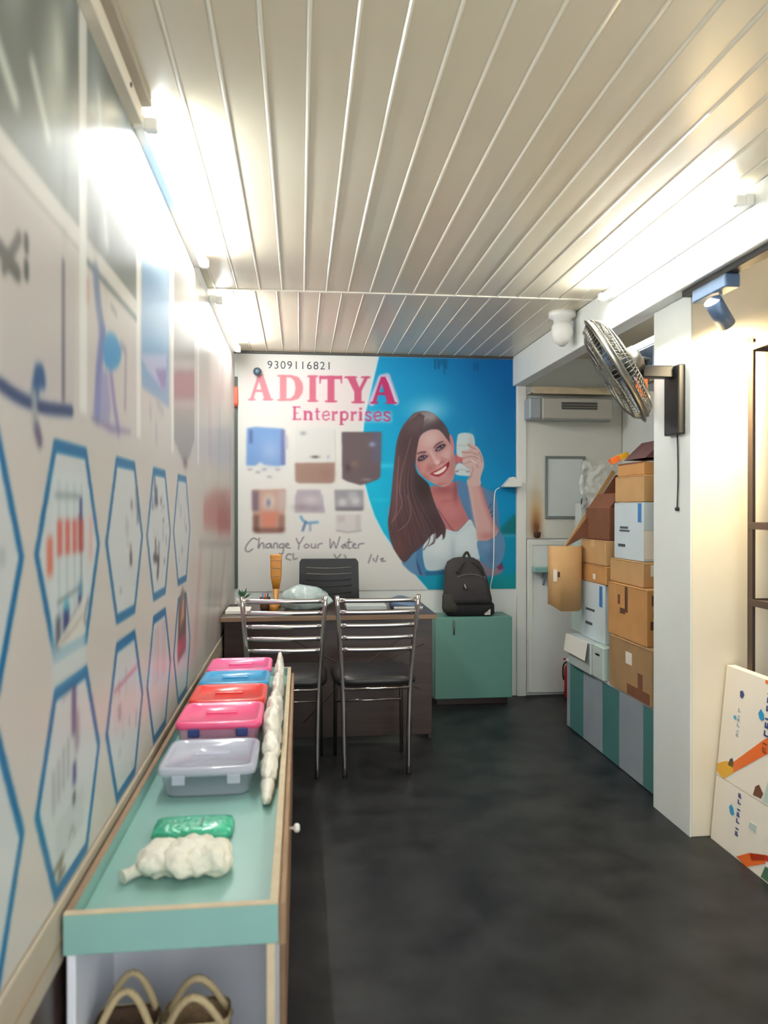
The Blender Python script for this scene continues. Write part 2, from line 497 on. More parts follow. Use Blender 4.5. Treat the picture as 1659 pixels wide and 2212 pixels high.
tube_light('lit LED tube light on the white beam above the fan side of the room', 1.526, 2.45, 3.67, 2.40, -1)

# ------------------------------------------------------------------ BACK POSTER (flat print)
YP = YB - .006
Pz = Painter(500, 1124, 752, 1296, 1.0, (219, 216, 210))
def grad(M, c00, c10, c01, c11, x0, x1, y0, y1):
    X = np.clip((Pz.x0 + np.arange(Pz.w) - x0) / (x1 - x0), 0, 1)[None, :, None]; Y = np.clip((Pz.y0 + np.arange(Pz.h) - y0) / (y1 - y0), 0, 1)[:, None, None]
    c00, c10, c01, c11 = (np.array(c, float) for c in (c00, c10, c01, c11))
    G = (c00 * (1 - X) + c10 * X) * (1 - Y) + (c01 * (1 - X) + c11 * X) * Y
    Pz.c = Pz.c * (1 - M[..., None]) + G * M[..., None]
blue = [(826, 740), (812, 800), (800, 850), (788, 900), (784, 950), (784, 1000), (789, 1045), (798, 1080), (810, 1115), (828, 1150), (850, 1182), (875, 1214), (900, 1244), (940, 1290), (1200, 1300), (1200, 740)]
Pz.line(blue[:-2], 5, (190, 232, 240), .8, 1.5)
MB_blue = Pz.mask(blue, blur=.8)
grad(MB_blue, (22, 150, 196), (0, 96, 166), (6, 178, 210), (0, 138, 188), 800, 1105, 780, 1110)
Pz.spot(925, 885, 34, 22, (150, 214, 240), .85, clip=MB_blue)
Pz.spot(915, 830, 60, 40, (30, 160, 208), .35, clip=MB_blue)
Pz.spot(830, 1006, 30, 5, (60, 200, 226), .7, clip=MB_blue)
Pz.spot(820, 1080, 20, 4, (50, 190, 218), .5, clip=MB_blue)
Pz.rect(1040, 1158, 1124, 1300, (4, 142, 172), .8, 6)
Pz.poly([(1070, 1152), (1090, 1132), (1110, 1112), (1124, 1108), (1124, 1154), (1085, 1155)], (22, 104, 96), .75, 3)
Pz.rect(1084, 1154, 1124, 1160, (120, 170, 190), .5, 2)
Pz.poly([(860, 1243), (1124, 1243), (1124, 1300), (860, 1300)], (8, 140, 166), .9, 2, False, MB_blue)
Pz.poly([(1060, 1248), (1124, 1240), (1124, 1300), (1050, 1300)], (24, 142, 138), .7, 6)
for k in range(9):
    xx = 938 + k * 3.4; Pz.line([(xx, 776), (xx + random.Random(k).uniform(-2, 3), 784 + random.Random(k + 9).uniform(0, 26))], 1.8, (10, 66, 96), .7, .8)
for xx in (1024, 1029, 1033): Pz.line([(xx, 784), (xx - 1, 800 + (xx % 3) * 3)], 1.6, (10, 60, 100), .7, .8)
# --- woman: cardigan, tee, skin
den = (92, 128, 166); skin = (206, 170, 164)
Pz.poly([(838, 1095), (838, 1120), (842, 1160), (850, 1180), (860, 1196), (880, 1140), (860, 1100)], (110, 150, 190), .8, 2, True, MB_blue)
Pz.poly([(1038, 1056), (1056, 1058), (1070, 1068), (1077, 1100), (1080, 1140), (1086, 1165), (1060, 1165), (1040, 1110)], den, 1, 1.2, True)
Pz.poly([(984, 1036), (1000, 1040), (1014, 1052), (1022, 1080), (1032, 1130), (1032, 1160), (1020, 1150), (1008, 1122), (994, 1090), (985, 1060)], (84, 122, 162), 1, .8, True)
Pz.poly([(884, 1188), (893, 1196), (900, 1190), (902, 1215), (908, 1243), (892, 1239), (876, 1226), (868, 1214), (880, 1206)], (88, 132, 168), 1, 1, True)
tee = [(916, 1160), (930, 1148), (960, 1140), (975, 1146), (988, 1148), (1000, 1137), (1015, 1122), (1024, 1136), (1030, 1150), (1034, 1190), (1036, 1216), (1020, 1226), (990, 1230), (960, 1232), (935, 1234), (920, 1228), (914, 1205), (913, 1180)]
Mt = Pz.mask(tee, True, .6)
Pz.poly(tee, (204, 216, 218), 1, .6, True)
Pz.spot(978, 1190, 6, 26, (160, 178, 184), .55, clip=Mt); Pz.spot(940, 1215, 30, 20, (176, 192, 196), .5, clip=Mt)
Pz.spot(945, 1185, 20, 18, (218, 226, 226), .6, clip=Mt); Pz.spot(1005, 1175, 16, 20, (216, 226, 228), .6, clip=Mt)
Pz.line([(962, 1146), (976, 1152), (989, 1154), (1002, 1144), (1018, 1130)], 1.4, (172, 190, 196), .7, .6)
Pz.poly([(912, 1172), (902, 1188), (898, 1206), (900, 1225), (906, 1243), (922, 1243), (917, 1225), (913, 1205), (913, 1185), (919, 1162)], (74, 116, 156), 1, .8, True)
Pz.poly([(899, 1205), (902, 1226), (908, 1242), (912, 1242), (905, 1222)], (44, 66, 100), .8, .8)
Pz.poly([(918, 1234), (940, 1233), (968, 1228), (970, 1240), (940, 1243), (920, 1244)], (44, 92, 128), .9, 1.2)
Pz.poly([(932, 1048), (955, 1052), (978, 1040), (987, 1042), (989, 1066), (1000, 1094), (1013, 1122), (1000, 1137), (988, 1148), (974, 1146), (962, 1142), (950, 1112), (938, 1086), (928, 1060)], (178, 110, 110), 1, .7)
Mn = Pz.mask([(932, 1048), (955, 1052), (978, 1040), (987, 1042), (989, 1066), (1000, 1094), (1013, 1122), (1000, 1137), (988, 1148), (974, 1146), (962, 1142), (950, 1112), (938, 1086), (928, 1060)])
Pz.spot(958, 1058, 26, 9, (140, 78, 80), .8, clip=Mn); Pz.spot(984, 1060, 5, 22, (128, 70, 76), .8, clip=Mn)
Pz.spot(975, 1105, 18, 14, (192, 124, 122), .7, clip=Mn); Pz.spot(985, 1140, 16, 8, (184, 116, 112), .6, clip=Mn)
Pz.line([(946, 1100), (960, 1120), (972, 1138), (980, 1147)], 2.2, (120, 62, 66), .75, .8)
Pz.line([(955, 1084), (970, 1082), (985, 1078)], 3, (150, 86, 88), .5, 1.5)
# --- hair
hair = [(905, 889), (915, 888), (926, 889), (938, 895), (950, 905), (961, 918), (968, 931), (973, 945), (977, 962), (968, 956), (958, 944), (950, 934), (938, 928), (924, 930), (912, 938), (906, 946), (903, 962), (900, 985), (897, 1005), (902, 1022), (914, 1034), (926, 1046), (931, 1062), (938, 1084), (948, 1108), (958, 1128), (963, 1142), (961, 1158), (957, 1164), (955, 1154), (948, 1160), (942, 1164), (940, 1152), (932, 1156), (922, 1168), (912, 1180), (900, 1190), (892, 1196), (884, 1206), (876, 1214), (868, 1212), (858, 1198), (848, 1180), (841, 1155), (838, 1128), (841, 1105), (844, 1080), (847, 1050), (850, 1015), (853, 985), (857, 956), (863, 935), (871, 919), (882, 905), (894, 893)]
Mh = Pz.mask(hair, True, .6)
Pz.poly(hair, (82, 62, 66), 1, .7, True)
Pz.spot(915, 902, 26, 14, (150, 142, 144), .95, -.5, Mh); Pz.spot(932, 900, 12, 10, (158, 150, 150), .8, 0, Mh)
Pz.spot(892, 922, 18, 16, (118, 106, 114), .7, -.7, Mh); Pz.spot(955, 930, 12, 18, (78, 66, 74), .8, .6, Mh)
Pz.spot(880, 975, 20, 45, (70, 54, 60), .7, 0, Mh); Pz.spot(912, 1052, 20, 34, (52, 38, 38), .95, -.2, Mh)
Pz.spot(858, 1060, 9, 60, (112, 78, 80), .7, .06, Mh); Pz.spot(880, 1140, 26, 40, (84, 54, 54), .8, 0, Mh)
Pz.spot(862, 1180, 14, 30, (104, 66, 60), .7, .3, Mh); Pz.spot(940, 1130, 16, 30, (62, 42, 44), .7, -.4, Mh)
R_ = random.Random(4)
for k in range(46):
    t = k / 46.; x0 = 862 + 44 * t; x1 = 842 + 96 * t
    c = [(124, 90, 88), (64, 46, 48), (96, 68, 68), (48, 34, 36)][k % 4]
    Pz.line([(905 + 12 * t, 893 + 6 * t), (x0 + 6, 930 + 8 * t), (x0 - 4, 990), (x0 - 8 + R_.uniform(-3, 3), 1060), (x1 + R_.uniform(-4, 4), 1120 + 20 * t), (x1 + 14 + R_.uniform(-6, 6), 1180 - 10 * t)], 1.2, c, .42, .5, True, Mh)
for pts in ([(888, 945), (876, 990), (866, 1030), (863, 1060), (868, 1090), (850, 1125)], [(862, 985), (858, 1040), (856, 1100), (846, 1130)], [(880, 1070), (888, 1105), (880, 1130), (862, 1146)]):
    Pz.line(pts, 1.3, (168, 130, 122), .6, .5, True, Mh)
for pts in ([(905, 905), (892, 920), (886, 934)], [(925, 905), (908, 922), (900, 940)]): Pz.line(pts, 1.8, (84, 72, 80), .7, .7, True, Mh)
for pts in ([(930, 1150), (926, 1172), (915, 1188)], [(938, 1152), (936, 1170), (926, 1180)], [(942, 1156), (938, 1172), (932, 1176)], [(960, 1150), (960, 1160), (956, 1165)]):
    Pz.line(pts, 2.0, (74, 52, 56), .9, .5, True)
# --- ear, face
Pz.poly([(971, 938), (976, 942), (980, 955), (982, 968), (979, 978), (974, 966), (972, 952)], (196, 122, 132), 1, .6, True)
face = [(923, 931), (932, 928), (945, 928), (954, 934), (962, 944), (970, 955), (976, 966), (980, 977), (983, 992), (984, 1012), (981, 1030), (974, 1043), (962, 1051), (949, 1050), (935, 1044), (921, 1035), (909, 1025), (902, 1014), (899, 1000), (899, 985), (902, 966), (906, 947), (913, 937)]
Mf = Pz.mask(face, True, .5)
Pz.poly(face, (194, 144, 140), 1, .6, True)
Pz.spot(930, 948, 22, 18, (212, 182, 176), .9, -.5, Mf); Pz.spot(966, 982, 12, 14, (208, 170, 164), .8, 0, Mf)
Pz.spot(914, 1006, 9, 10, (196, 138, 134), .7, 0, Mf); Pz.spot(903, 1010, 7, 14, (176, 100, 102), .7, 0, Mf)
Pz.spot(918, 1032, 14, 7, (166, 90, 92), .75, .6, Mf); Pz.spot(975, 1020, 9, 18, (178, 116, 114), .7, 0, Mf)
Pz.spot(955, 1040, 16, 9, (188, 130, 126), .8, -.3, Mf); Pz.spot(930, 1012, 10, 8, (170, 98, 98), .8, -.5, Mf)
Pz.spot(958, 998, 10, 5, (176, 108, 108), .7, .3, Mf); Pz.spot(978, 996, 5, 18, (174, 106, 108), .6, 0, Mf)
Pz.spot(948, 1047, 16, 3, (160, 92, 94), .6, -.2, Mf)
Pz.line([(930, 976), (936, 986), (942, 998), (946, 1003)], 7, (216, 182, 176), .75, 2.2, True, Mf)
Pz.spot(946, 998, 5, 5, (222, 190, 184), .8, 0, Mf)
Pz.line([(926, 980), (931, 990), (935, 998)], 3, (172, 108, 106), .55, 1.4, True, Mf)
Pz.line([(936, 1003), (942, 1006), (948, 1005)], 2.4, (160, 88, 90), .6, 1.0, True, Mf)
Pz.line([(954, 998), (951, 1001), (949, 1004)], 1.6, (128, 62, 66), .8, .6, True)
Pz.line([(953, 988), (962, 992), (970, 994)], 1.8, (170, 100, 100), .6, 1.0, True, Mf)
Pz.line([(930, 998), (925, 1008), (923, 1018)], 1.8, (168, 100, 98), .5, 1.2, True, Mf)
# brows and eyes
Pz.poly([(900, 979), (908, 975.5), (918, 974.5), (922, 976), (919, 979), (909, 979.5), (901, 982)], (96, 66, 70), .95, .7)
Pz.poly([(936, 968), (940, 961), (947, 955.5), (955, 952.5), (960, 954), (951, 958), (943, 963), (938, 969)], (96, 66, 70), .95, .7)
Pz.spot(912, 989, 9, 6, (130, 84, 90), .7, -.25, Mf); Pz.spot(951, 967, 10, 6, (130, 84, 90), .7, -.5, Mf)
Pz.poly([(902, 994), (905, 987), (912, 983), (920, 983), (925, 985), (921, 989), (914, 994), (906, 997)], (58, 44, 56), .95, .7, True)
Pz.poly([(940, 974), (943, 967), (950, 961.5), (958, 959), (963, 960), (960, 966), (953, 971), (945, 975)], (58, 44, 56), .95, .7, True)
for q in ((908, 990.5, 1.2), (912.5, 990, 1.1), (918, 986.5, 1.2), (946, 970.5, 1.5), (950, 969, 1.2), (955.5, 964.5, 1.2)):
    Pz.spot(q[0], q[1], q[2], q[2], (214, 206, 212), .95)
Pz.line([(905, 998), (913, 996), (920, 991)], 1.2, (150, 96, 98), .6, .6); Pz.line([(944, 977), (953, 973), (961, 967)], 1.2, (150, 96, 98), .6, .6)
# mouth
Pz.poly([(928, 1024), (936, 1019), (945, 1015), (954, 1010), (962, 1003), (970, 997), (970, 1006), (966, 1015), (958, 1024), (948, 1030), (939, 1029)], (152, 48, 62), 1, .7)
Pz.poly([(935, 1022.5), (943, 1019.5), (952, 1014.5), (960, 1008.5), (964, 1006), (964, 1012), (958, 1019), (949, 1024), (941, 1025)], (232, 218, 208), 1, .6)
Pz.line([(950, 1028), (958, 1023)], 2, (186, 82, 92), .8, .8)
Pz.line([(952, 1007), (960, 1002), (968, 995)], 1.6, (214, 170, 164), .7, .7)
Pz.poly([(966, 1001), (971, 996), (970, 1006), (966, 1012)], (104, 26, 40), .9, .6)
# cup, hand, forearm, sleeve
Pz.poly([(983, 982), (994, 979), (1004, 986), (1000, 998), (985, 1001)], (192, 102, 106), 1, 1, True)
Pz.poly([(988, 944), (990, 938), (998, 935), (1010, 935), (1020, 938), (1024, 944), (1026, 962), (1022, 986), (1004, 988), (988, 984), (986, 962)], (204, 214, 212), 1, .9, True)
Pz.spot(1018, 955, 5, 18, (178, 192, 192), .6); Pz.line([(988, 962), (1010, 962.5)], 1.2, (150, 160, 160), .8, .5)
Pz.poly([(985, 1006), (990, 1001), (997, 1001), (1007, 1008), (1016, 1017), (1015, 1027), (1004, 1028), (984, 1024)], (206, 214, 214), 1, .8, True)
Pz.line([(984, 1016), (998, 1014), (1014, 1018)], 1.3, (140, 148, 148), .8, .6); Pz.line([(984, 1019), (990, 1018)], 2.4, (90, 96, 96), .8, .8); Pz.line([(1008, 1019), (1014, 1019)], 2.2, (110, 106, 100), .8, .8)
hand = [(1010, 958), (1015, 958), (1022, 961), (1030, 964), (1036, 971), (1041, 982), (1045, 996), (1045, 1010), (1041, 1022), (1038, 1034), (1037, 1048), (1011, 1048), (1010, 1036), (1015, 1026), (1012, 1012), (1002, 1006), (999, 998), (1000, 988), (997, 978), (999, 974), (1008, 972), (1016, 969), (1010, 962)]
Pz.poly([(1008, 1036), (1034, 1036), (1042, 1062), (1051, 1090), (1063, 1120), (1077, 1146), (1072, 1158), (1052, 1169), (1032, 1169), (1028, 1140), (1021, 1105), (1015, 1070)], (204, 162, 156), 1, .7)
Pz.line([(1038, 1050), (1046, 1080), (1058, 1112), (1072, 1144)], 8, (182, 108, 108), .6, 2.5, True)
Pz.line([(1015, 1050), (1020, 1090), (1028, 1135)], 7, (216, 184, 176), .5, 2.5, True)
Pz.spot(1052, 1158, 16, 8, (180, 112, 112), .6)
Pz.poly(hand, (208, 176, 170), 1, .7, True)
for pts in ([(998, 976), (1008, 978), (1018, 977), (1032, 983)], [(1001, 989), (1012, 987), (1022, 986), (1033, 991)], [(1011, 960), (1018, 966), (1028, 970)], [(1002, 1002), (1012, 998), (1022, 996)], [(1022, 992), (1028, 1002), (1033, 1010)], [(1034, 976), (1039, 988), (1041, 998)]):
    Pz.line(pts, 1.6, (152, 100, 100), .8, .6, True)
Pz.line([(1003, 1000), (1014, 994), (1022, 996)], 3, (214, 186, 182), .7, 1); Pz.line([(1020, 994), (1028, 1001)], 3, (236, 230, 226), .8, .8)
Pz.line([(1017, 1024), (1022, 1016), (1020, 1008)], 1.6, (160, 110, 106), .7, .8, True); Pz.line([(1012, 1036), (1020, 1026)], 1.8, (150, 96, 92), .7, .8)
slv = [(1031, 1170), (1050, 1169), (1068, 1162), (1080, 1154), (1088, 1160), (1092, 1178), (1088, 1203), (1078, 1220), (1066, 1227), (1054, 1222), (1042, 1210), (1034, 1194)]
Ms = Pz.mask(slv, True)
Pz.poly([(1030, 1208), (1044, 1214), (1062, 1228), (1080, 1220), (1088, 1228), (1080, 1240), (1050, 1246), (1038, 1232)], (150, 120, 134), .9, 1.5, True)
Pz.poly([(1072, 1224), (1084, 1214), (1088, 1228), (1078, 1232)], (120, 54, 88), .9, 1)
Pz.poly(slv, (98, 136, 172), 1, .8, True)
Pz.spot(1060, 1205, 14, 14, (76, 112, 150), .6, 0, Ms); Pz.spot(1050, 1180, 10, 8, (116, 152, 184), .6, 0, Ms)
for q in ([(1056, 1098), (1061, 1088)], [(1059, 1108), (1066, 1104)], [(1062, 1115), (1068, 1113)]): Pz.line(q, 1.6, (40, 62, 92), .8, .5)
# --- products
Pz.poly([(533, 925), (552, 922), (612, 926), (615, 1004), (600, 1007), (572, 1004), (562, 998), (552, 1006), (532, 1006)], (112, 146, 194), 1, 2)
Pz.spot(585, 975, 22, 26, (146, 168, 206), .8); Pz.rect(607, 928, 616, 1004, (100, 100, 146), .8, 2); Pz.rect(538, 928, 546, 958, (74, 88, 132), .8, 2); Pz.rect(615, 940, 622, 970, (160, 156, 176), .6, 2)
for q in ((540, 1014), (557, 1020), (571, 1014), (582, 1030), (600, 1014)): Pz.spot(q[0], q[1], 5, 3, (150, 140, 146), .6)
Pz.rect(638, 926, 722, 1000, (214, 212, 208), 1, 2); Pz.line([(723, 928), (725, 1000)], 2, (176, 176, 172), .6, 1); Pz.spot(655, 936, 6, 4, (140, 146, 146), .8); Pz.spot(681, 987, 8, 3, (92, 88, 88), .9); Pz.spot(709, 987, 3, 4, (170, 176, 190), .9)
Pz.poly([(637, 1000), (724, 999), (723, 1040), (716, 1044), (645, 1044), (638, 1040)], (148, 120, 108), 1, 2); Pz.spot(705, 1024, 14, 12, (140, 104, 96), .6)
Pz.poly([(738, 933), (824, 933), (822, 1030), (816, 1036), (792, 1045), (778, 1048), (750, 1040), (739, 1034)], (98, 84, 88), 1, 1.5)
Pz.rect(806, 936, 822, 1000, (92, 92, 116), .7, 4); Pz.spot(804, 960, 6, 5, (146, 150, 186), .9); Pz.spot(752, 1010, 6, 9, (66, 52, 56), .7); Pz.spot(765, 1002, 8, 6, (128, 104, 96), .7); Pz.spot(792, 1036, 10, 3, (140, 132, 132), .7)
Pz.poly([(544, 1058), (617, 1056), (614, 1145), (604, 1151), (556, 1152), (547, 1146)], (184, 150, 136), 1, 2)
Pz.rect(545, 1060, 559, 1104, (108, 92, 108), .85, 3); Pz.rect(601, 1060, 617, 1102, (186, 172, 168), .8, 4); Pz.spot(581, 1084, 11, 14, (222, 206, 196), .9); Pz.spot(580, 1086, 5, 9, (118, 122, 146), .9); Pz.poly([(562, 1106), (602, 1106), (596, 1142), (568, 1142)], (200, 126, 106), .9, 4); Pz.rect(547, 1112, 560, 1148, (108, 78, 70), .8, 3); Pz.rect(602, 1112, 615, 1148, (134, 98, 86), .8, 3); Pz.rect(548, 1140, 614, 1151, (92, 60, 54), .6, 3)
Pz.poly([(642, 1058), (692, 1058), (698, 1090), (702, 1108), (637, 1108), (637, 1075)], (172, 160, 168), 1, 2); Pz.spot(672, 1080, 14, 8, (206, 200, 202), .7); Pz.spot(650, 1096, 14, 6, (142, 124, 132), .7); Pz.spot(680, 1098, 12, 5, (150, 136, 146), .7); Pz.line([(696, 1070), (699, 1104)], 3, (150, 152, 178), .7, 1.5)
Pz.line([(650, 1116), (654, 1124), (664, 1130), (686, 1128)], 6, (104, 152, 186), .9, 1.5); Pz.line([(660, 1128), (654, 1146)], 5, (84, 100, 142), .9, 1.5); Pz.line([(670, 1130), (670, 1146)], 5, (140, 146, 176), .8, 1.5)
Pz.poly([(722, 1058), (785, 1058), (786, 1100), (780, 1103), (724, 1103)], (146, 142, 148), 1, 2); Pz.spot(740, 1085, 9, 8, (208, 206, 204), .8); Pz.spot(768, 1082, 10, 9, (206, 208, 206), .8); Pz.rect(726, 1096, 784, 1103, (104, 98, 102), .7, 2); Pz.rect(752, 1062, 772, 1080, (182, 186, 182), .6, 3)
Pz.rect(726, 1111, 780, 1147, (206, 200, 198), .9, 2); Pz.line([(727, 1146), (752, 1150), (780, 1146)], 3, (140, 136, 136), .7, 1.5); Pz.rect(768, 1112, 779, 1146, (192, 186, 184), .8, 2); Pz.rect(728, 1114, 745, 1128, (180, 168, 168), .6, 3)
# --- lettering of the sign
MAG = (186, 84, 120); SH = (236, 200, 208)
def serif(ch, x, y, w, h, col):
    def R(a, b, c, d): return [(x + a * w, y + b * h), (x + c * w, y + b * h), (x + c * w, y + d * h), (x + a * w, y + d * h)]
    def Q(*p): return [(x + a * w, y + b * h) for a, b in p]
    o = []; hole = []
    if ch == 'A':
        o = [Q((.40, 0), (.60, 0), (.95, 1), (.66, 1), (.56, .68), (.30, .68), (.20, 1), (.06, 1)), R(0, .93, .30, 1), R(.58, .93, 1, 1)]
        hole = [Q((.44, .26), (.53, .58), (.33, .58))]
    elif ch == 'D':
        a = [(.10, 0), (.55, 0), (.82, .08), (.97, .3), (1, .5), (.97, .7), (.82, .92), (.55, 1), (.10, 1)]
        o = [Q(*a), R(0, 0, .3, .07), R(0, .93, .3, 1)]
        hole = [Q((.36, .09), (.52, .1), (.66, .25), (.70, .5), (.66, .75), (.52, .9), (.36, .91))]
    elif ch == 'I': o = [R(.2, 0, .8, 1), R(0, 0, 1, .07), R(0, .93, 1, 1)]
    elif ch == 'T': o = [R(.36, 0, .66, 1), R(0, 0, 1, .12), Q((0, 0), (.1, 0), (.05, .3), (0, .3)), Q((.9, 0), (1, 0), (1, .3), (.95, .3)), R(.24, .93, .78, 1)]
    elif ch == 'Y': o = [Q((.08, 0), (.40, 0), (.58, .42), (.80, 0), (.94, 0), (.66, .55), (.66, 1), (.38, 1), (.38, .58)), R(0, 0, .48, .07), R(.64, 0, 1, .07), R(.28, .93, .78, 1)]
    elif ch == 'E': o = [R(.12, 0, .38, 1), R(0, 0, .92, .08), R(0, .92, 1, 1), R(.3, .46, .7, .54), Q((.84, 0), (.92, 0), (.92, .26)), Q((.9, 1), (1, 1), (1, .72))]
    elif ch == 'n': o = [R(.08, .32, .34, 1), R(.66, .5, .92, 1), Q((.3, .42), (.5, .32), (.75, .33), (.92, .48), (.92, .56), (.66, .56), (.56, .45), (.34, .52)), R(0, .94, .44, 1), R(.56, .94, 1, 1), R(0, .32, .3, .38)]
    elif ch == 't': o = [R(.26, .1, .6, .9), R(0, .33, .95, .41), Q((.26, .85), (.6, .85), (.72, .93), (.98, .86), (.8, 1), (.42, 1))]
    elif ch in 'ep' or ch == 's':
        o = []
    elif ch == 'r': o = [R(.1, .32, .42, 1), Q((.42, .44), (.66, .31), (.95, .33), (.95, .52), (.72, .5), (.42, .58)), R(0, .94, .58, 1), R(0, .32, .3, .38)]
    elif ch == 'i': o = [R(.22, .32, .78, 1), R(0, .94, 1, 1), R(0, .32, .6, .38), R(.2, .02, .8, .2)]
    bg = Pz.c.copy()
    for q in o: Pz.poly(q, col, 1, .8)
    if ch == 'e':
        Pz.line(Q((.06, .66), (.94, .62), (.9, .42), (.55, .32), (.15, .44), (.06, .68), (.2, .92), (.55, 1), (.95, .86)), .17 * w, col, 1, .7, False)
    if ch == 's':
        Pz.line(Q((.9, .44), (.6, .33), (.2, .38), (.16, .55), (.5, .66), (.86, .76), (.84, .94), (.45, 1), (.08, .88)), .2 * w, col, 1, .7, False)
    if ch == 'p':
        Pz.poly(R(.08, .32, .36, 1.32), col, 1, .7); Pz.poly(R(0, 1.26, .5, 1.34), col, 1, .7)
        Pz.line(Q((.3, .42), (.6, .35), (.88, .5), (.88, .8), (.6, .97), (.32, .9)), .2 * w, col, 1, .7, False)
    for q in hole:
        m = Pz.mask(q, blur=.7)[..., None]; Pz.c = Pz.c * (1 - m) + bg * m
Pz.rect(532, 800, 800, 875, SH, .25, 8); Pz.rect(625, 874, 790, 915, SH, .25, 6)
for ch, x, y, w, h, c in (('A', 536, 809, 54, 56, (192, 124, 136)), ('D', 599, 810, 56, 56, (198, 126, 136)), ('I', 664, 811, 23, 57, (194, 104, 126)), ('T', 690, 812, 49, 57, (190, 88, 118)), ('Y', 744, 813, 56, 58, (188, 84, 116))):
    serif(ch, x, y, w, h, c)
Pz.line([(803, 870), (824, 816), (836, 813), (855, 868)], 14, (236, 196, 212), .8, 1.6)
serif('A', 800, 814, 57, 58, (176, 48, 100)); Pz.line([(834, 815), (844, 832), (856, 868)], 2, (240, 214, 226), .9, .6)
for ch, x, w in (('E', 632, 18), ('n', 655, 21), ('t', 680, 12), ('e', 696, 16), ('r', 716, 14), ('p', 733, 20), ('r', 757, 14), ('i', 774, 10), ('s', 788, 15), ('e', 807, 17), ('s', 828, 16)):
    y0 = 878 + (x - 632) * .012
    if x > 780: Pz.rect(x - 2, y0 + 8, x + w + 2, y0 + 32, (236, 206, 220), .5, 3)
    serif(ch, x, y0, w, 29, (182, 78, 116) if x < 780 else (180, 52, 100))
for pts in ([(556, 1166), (546, 1163), (534, 1176), (530, 1187), (536, 1192), (546, 1186)], [(560, 1162), (558, 1184), (564, 1174), (569, 1174), (570, 1184)], [(584, 1174), (576, 1176), (575, 1183), (583, 1182), (585, 1175), (587, 1184)], [(591, 1184), (592, 1175), (598, 1174), (600, 1184)], [(613, 1175), (605, 1176), (604, 1183), (612, 1182), (613, 1175), (611, 1195), (603, 1196)], [(617, 1180), (624, 1176), (619, 1174), (617, 1182), (627, 1184)],
            [(640, 1163), (646, 1174), (656, 1160)], [(646, 1174), (645, 1186)], [(662, 1175), (657, 1180), (662, 1184), (668, 1179), (662, 1175)], [(673, 1175), (673, 1183), (681, 1182), (681, 1175), (682, 1184)], [(687, 1184), (688, 1176), (696, 1174)],
            [(713, 1164), (714, 1184), (721, 1170), (726, 1184), (734, 1160)], [(745, 1175), (738, 1180), (742, 1184), (746, 1175), (748, 1184)], [(754, 1164), (752, 1183), (758, 1184)], [(749, 1172), (760, 1171)], [(762, 1180), (768, 1176), (764, 1174), (762, 1182), (770, 1184)], [(774, 1184), (775, 1176), (786, 1174)],
            [(630, 1198), (622, 1197), (618, 1206), (628, 1210)], [(634, 1196), (634, 1208), (642, 1206)], [(722, 1198), (728, 1206), (736, 1197)], [(744, 1199), (748, 1206)], [(802, 1198), (796, 1216)], [(806, 1206), (808, 1212)], [(816, 1200), (812, 1214)], [(822, 1208), (828, 1206), (824, 1212), (832, 1212)]):
    Pz.line(pts, 2.4, (92, 82, 92), .8, .7, True)
# --- sheet mesh
X0p, X1p = -.435, 1.552
Z0p, Z1p = on_y(720, 1276, YP)[1], ZC - .018
us = []; x = X0p
while x < X1p:
    us.append(x); px = project(x, YP, 1.5)[0]
    x += (1.9 if px < 828 else (1.0 if px < 1094 else 2.0)) * YP / F_PX
us.append(X1p)
vs = np.linspace(Z0p, Z1p, 500)
def pcol(U, V):
    c, s = math.cos(YAW), math.sin(YAW)
    xx = U * c - YP * s; yy = U * s + YP * c; zz = V - CAM_H
    d = yy * math.cos(PITCH) - zz * math.sin(PITCH); u = yy * math.sin(PITCH) + zz * math.cos(PITCH)
    return Pz.sample(829.5 + F_PX * xx / d, 1106 - F_PX * u / d)
poster = thing('wall_poster', 'wall poster with ADITYA Enterprises lettering and a smiling woman holding a cup', 'poster', ((X0p + X1p) / 2, YB, Z0p))
sheet = print_sheet('printed_sheet', np.array(us), vs, lambda U, V: np.stack([U - (X0p + X1p) / 2, np.full_like(U, YP - YB), V - Z0p], -1), pcol, print_mat('poster_print', .5, 0, .18))
sheet.parent = poster
bx('backing', 'off_white', X0p, X1p, YP + .001, YB, Z0p, Z1p, poster, 0)
def text_part(name, body, size, parent, loc, rot, material, ext=.0004, ref=None, shear=0):
    cu = bpy.data.curves.new(name, 'FONT'); cu.body = body; cu.size = size; cu.extrude = ext; cu.shear = shear
    cu.align_x = 'LEFT'
    ob = bpy.data.objects.new(name, cu); COL.objects.link(ob)
    bpy.context.view_layer.update()
    me = bpy.data.meshes.new_from_object(ob.evaluated_get(bpy.context.evaluated_depsgraph_get()))
    bpy.data.objects.remove(ob)
    me.materials.clear(); me.materials.append(MATS[material]); me.name = name
    o = bpy.data.objects.new(name, me); COL.objects.link(o)
    o.rotation_euler = rot
    off = Vector((0, 0, 0)); p = parent
    while p is not None: off += Vector(p.location); p = p.parent
    o.location = Vector(loc) - off; o.parent = parent
    return o
for k, ch in enumerate('9309116821'):
    a = on_y(577 + k * 14.2, 796 + k * .25, YP)
    text_part('digit', ch, .078, poster, (a[0], YP - .001, a[1]), (math.pi / 2, 0, 0), 'ink_dark')

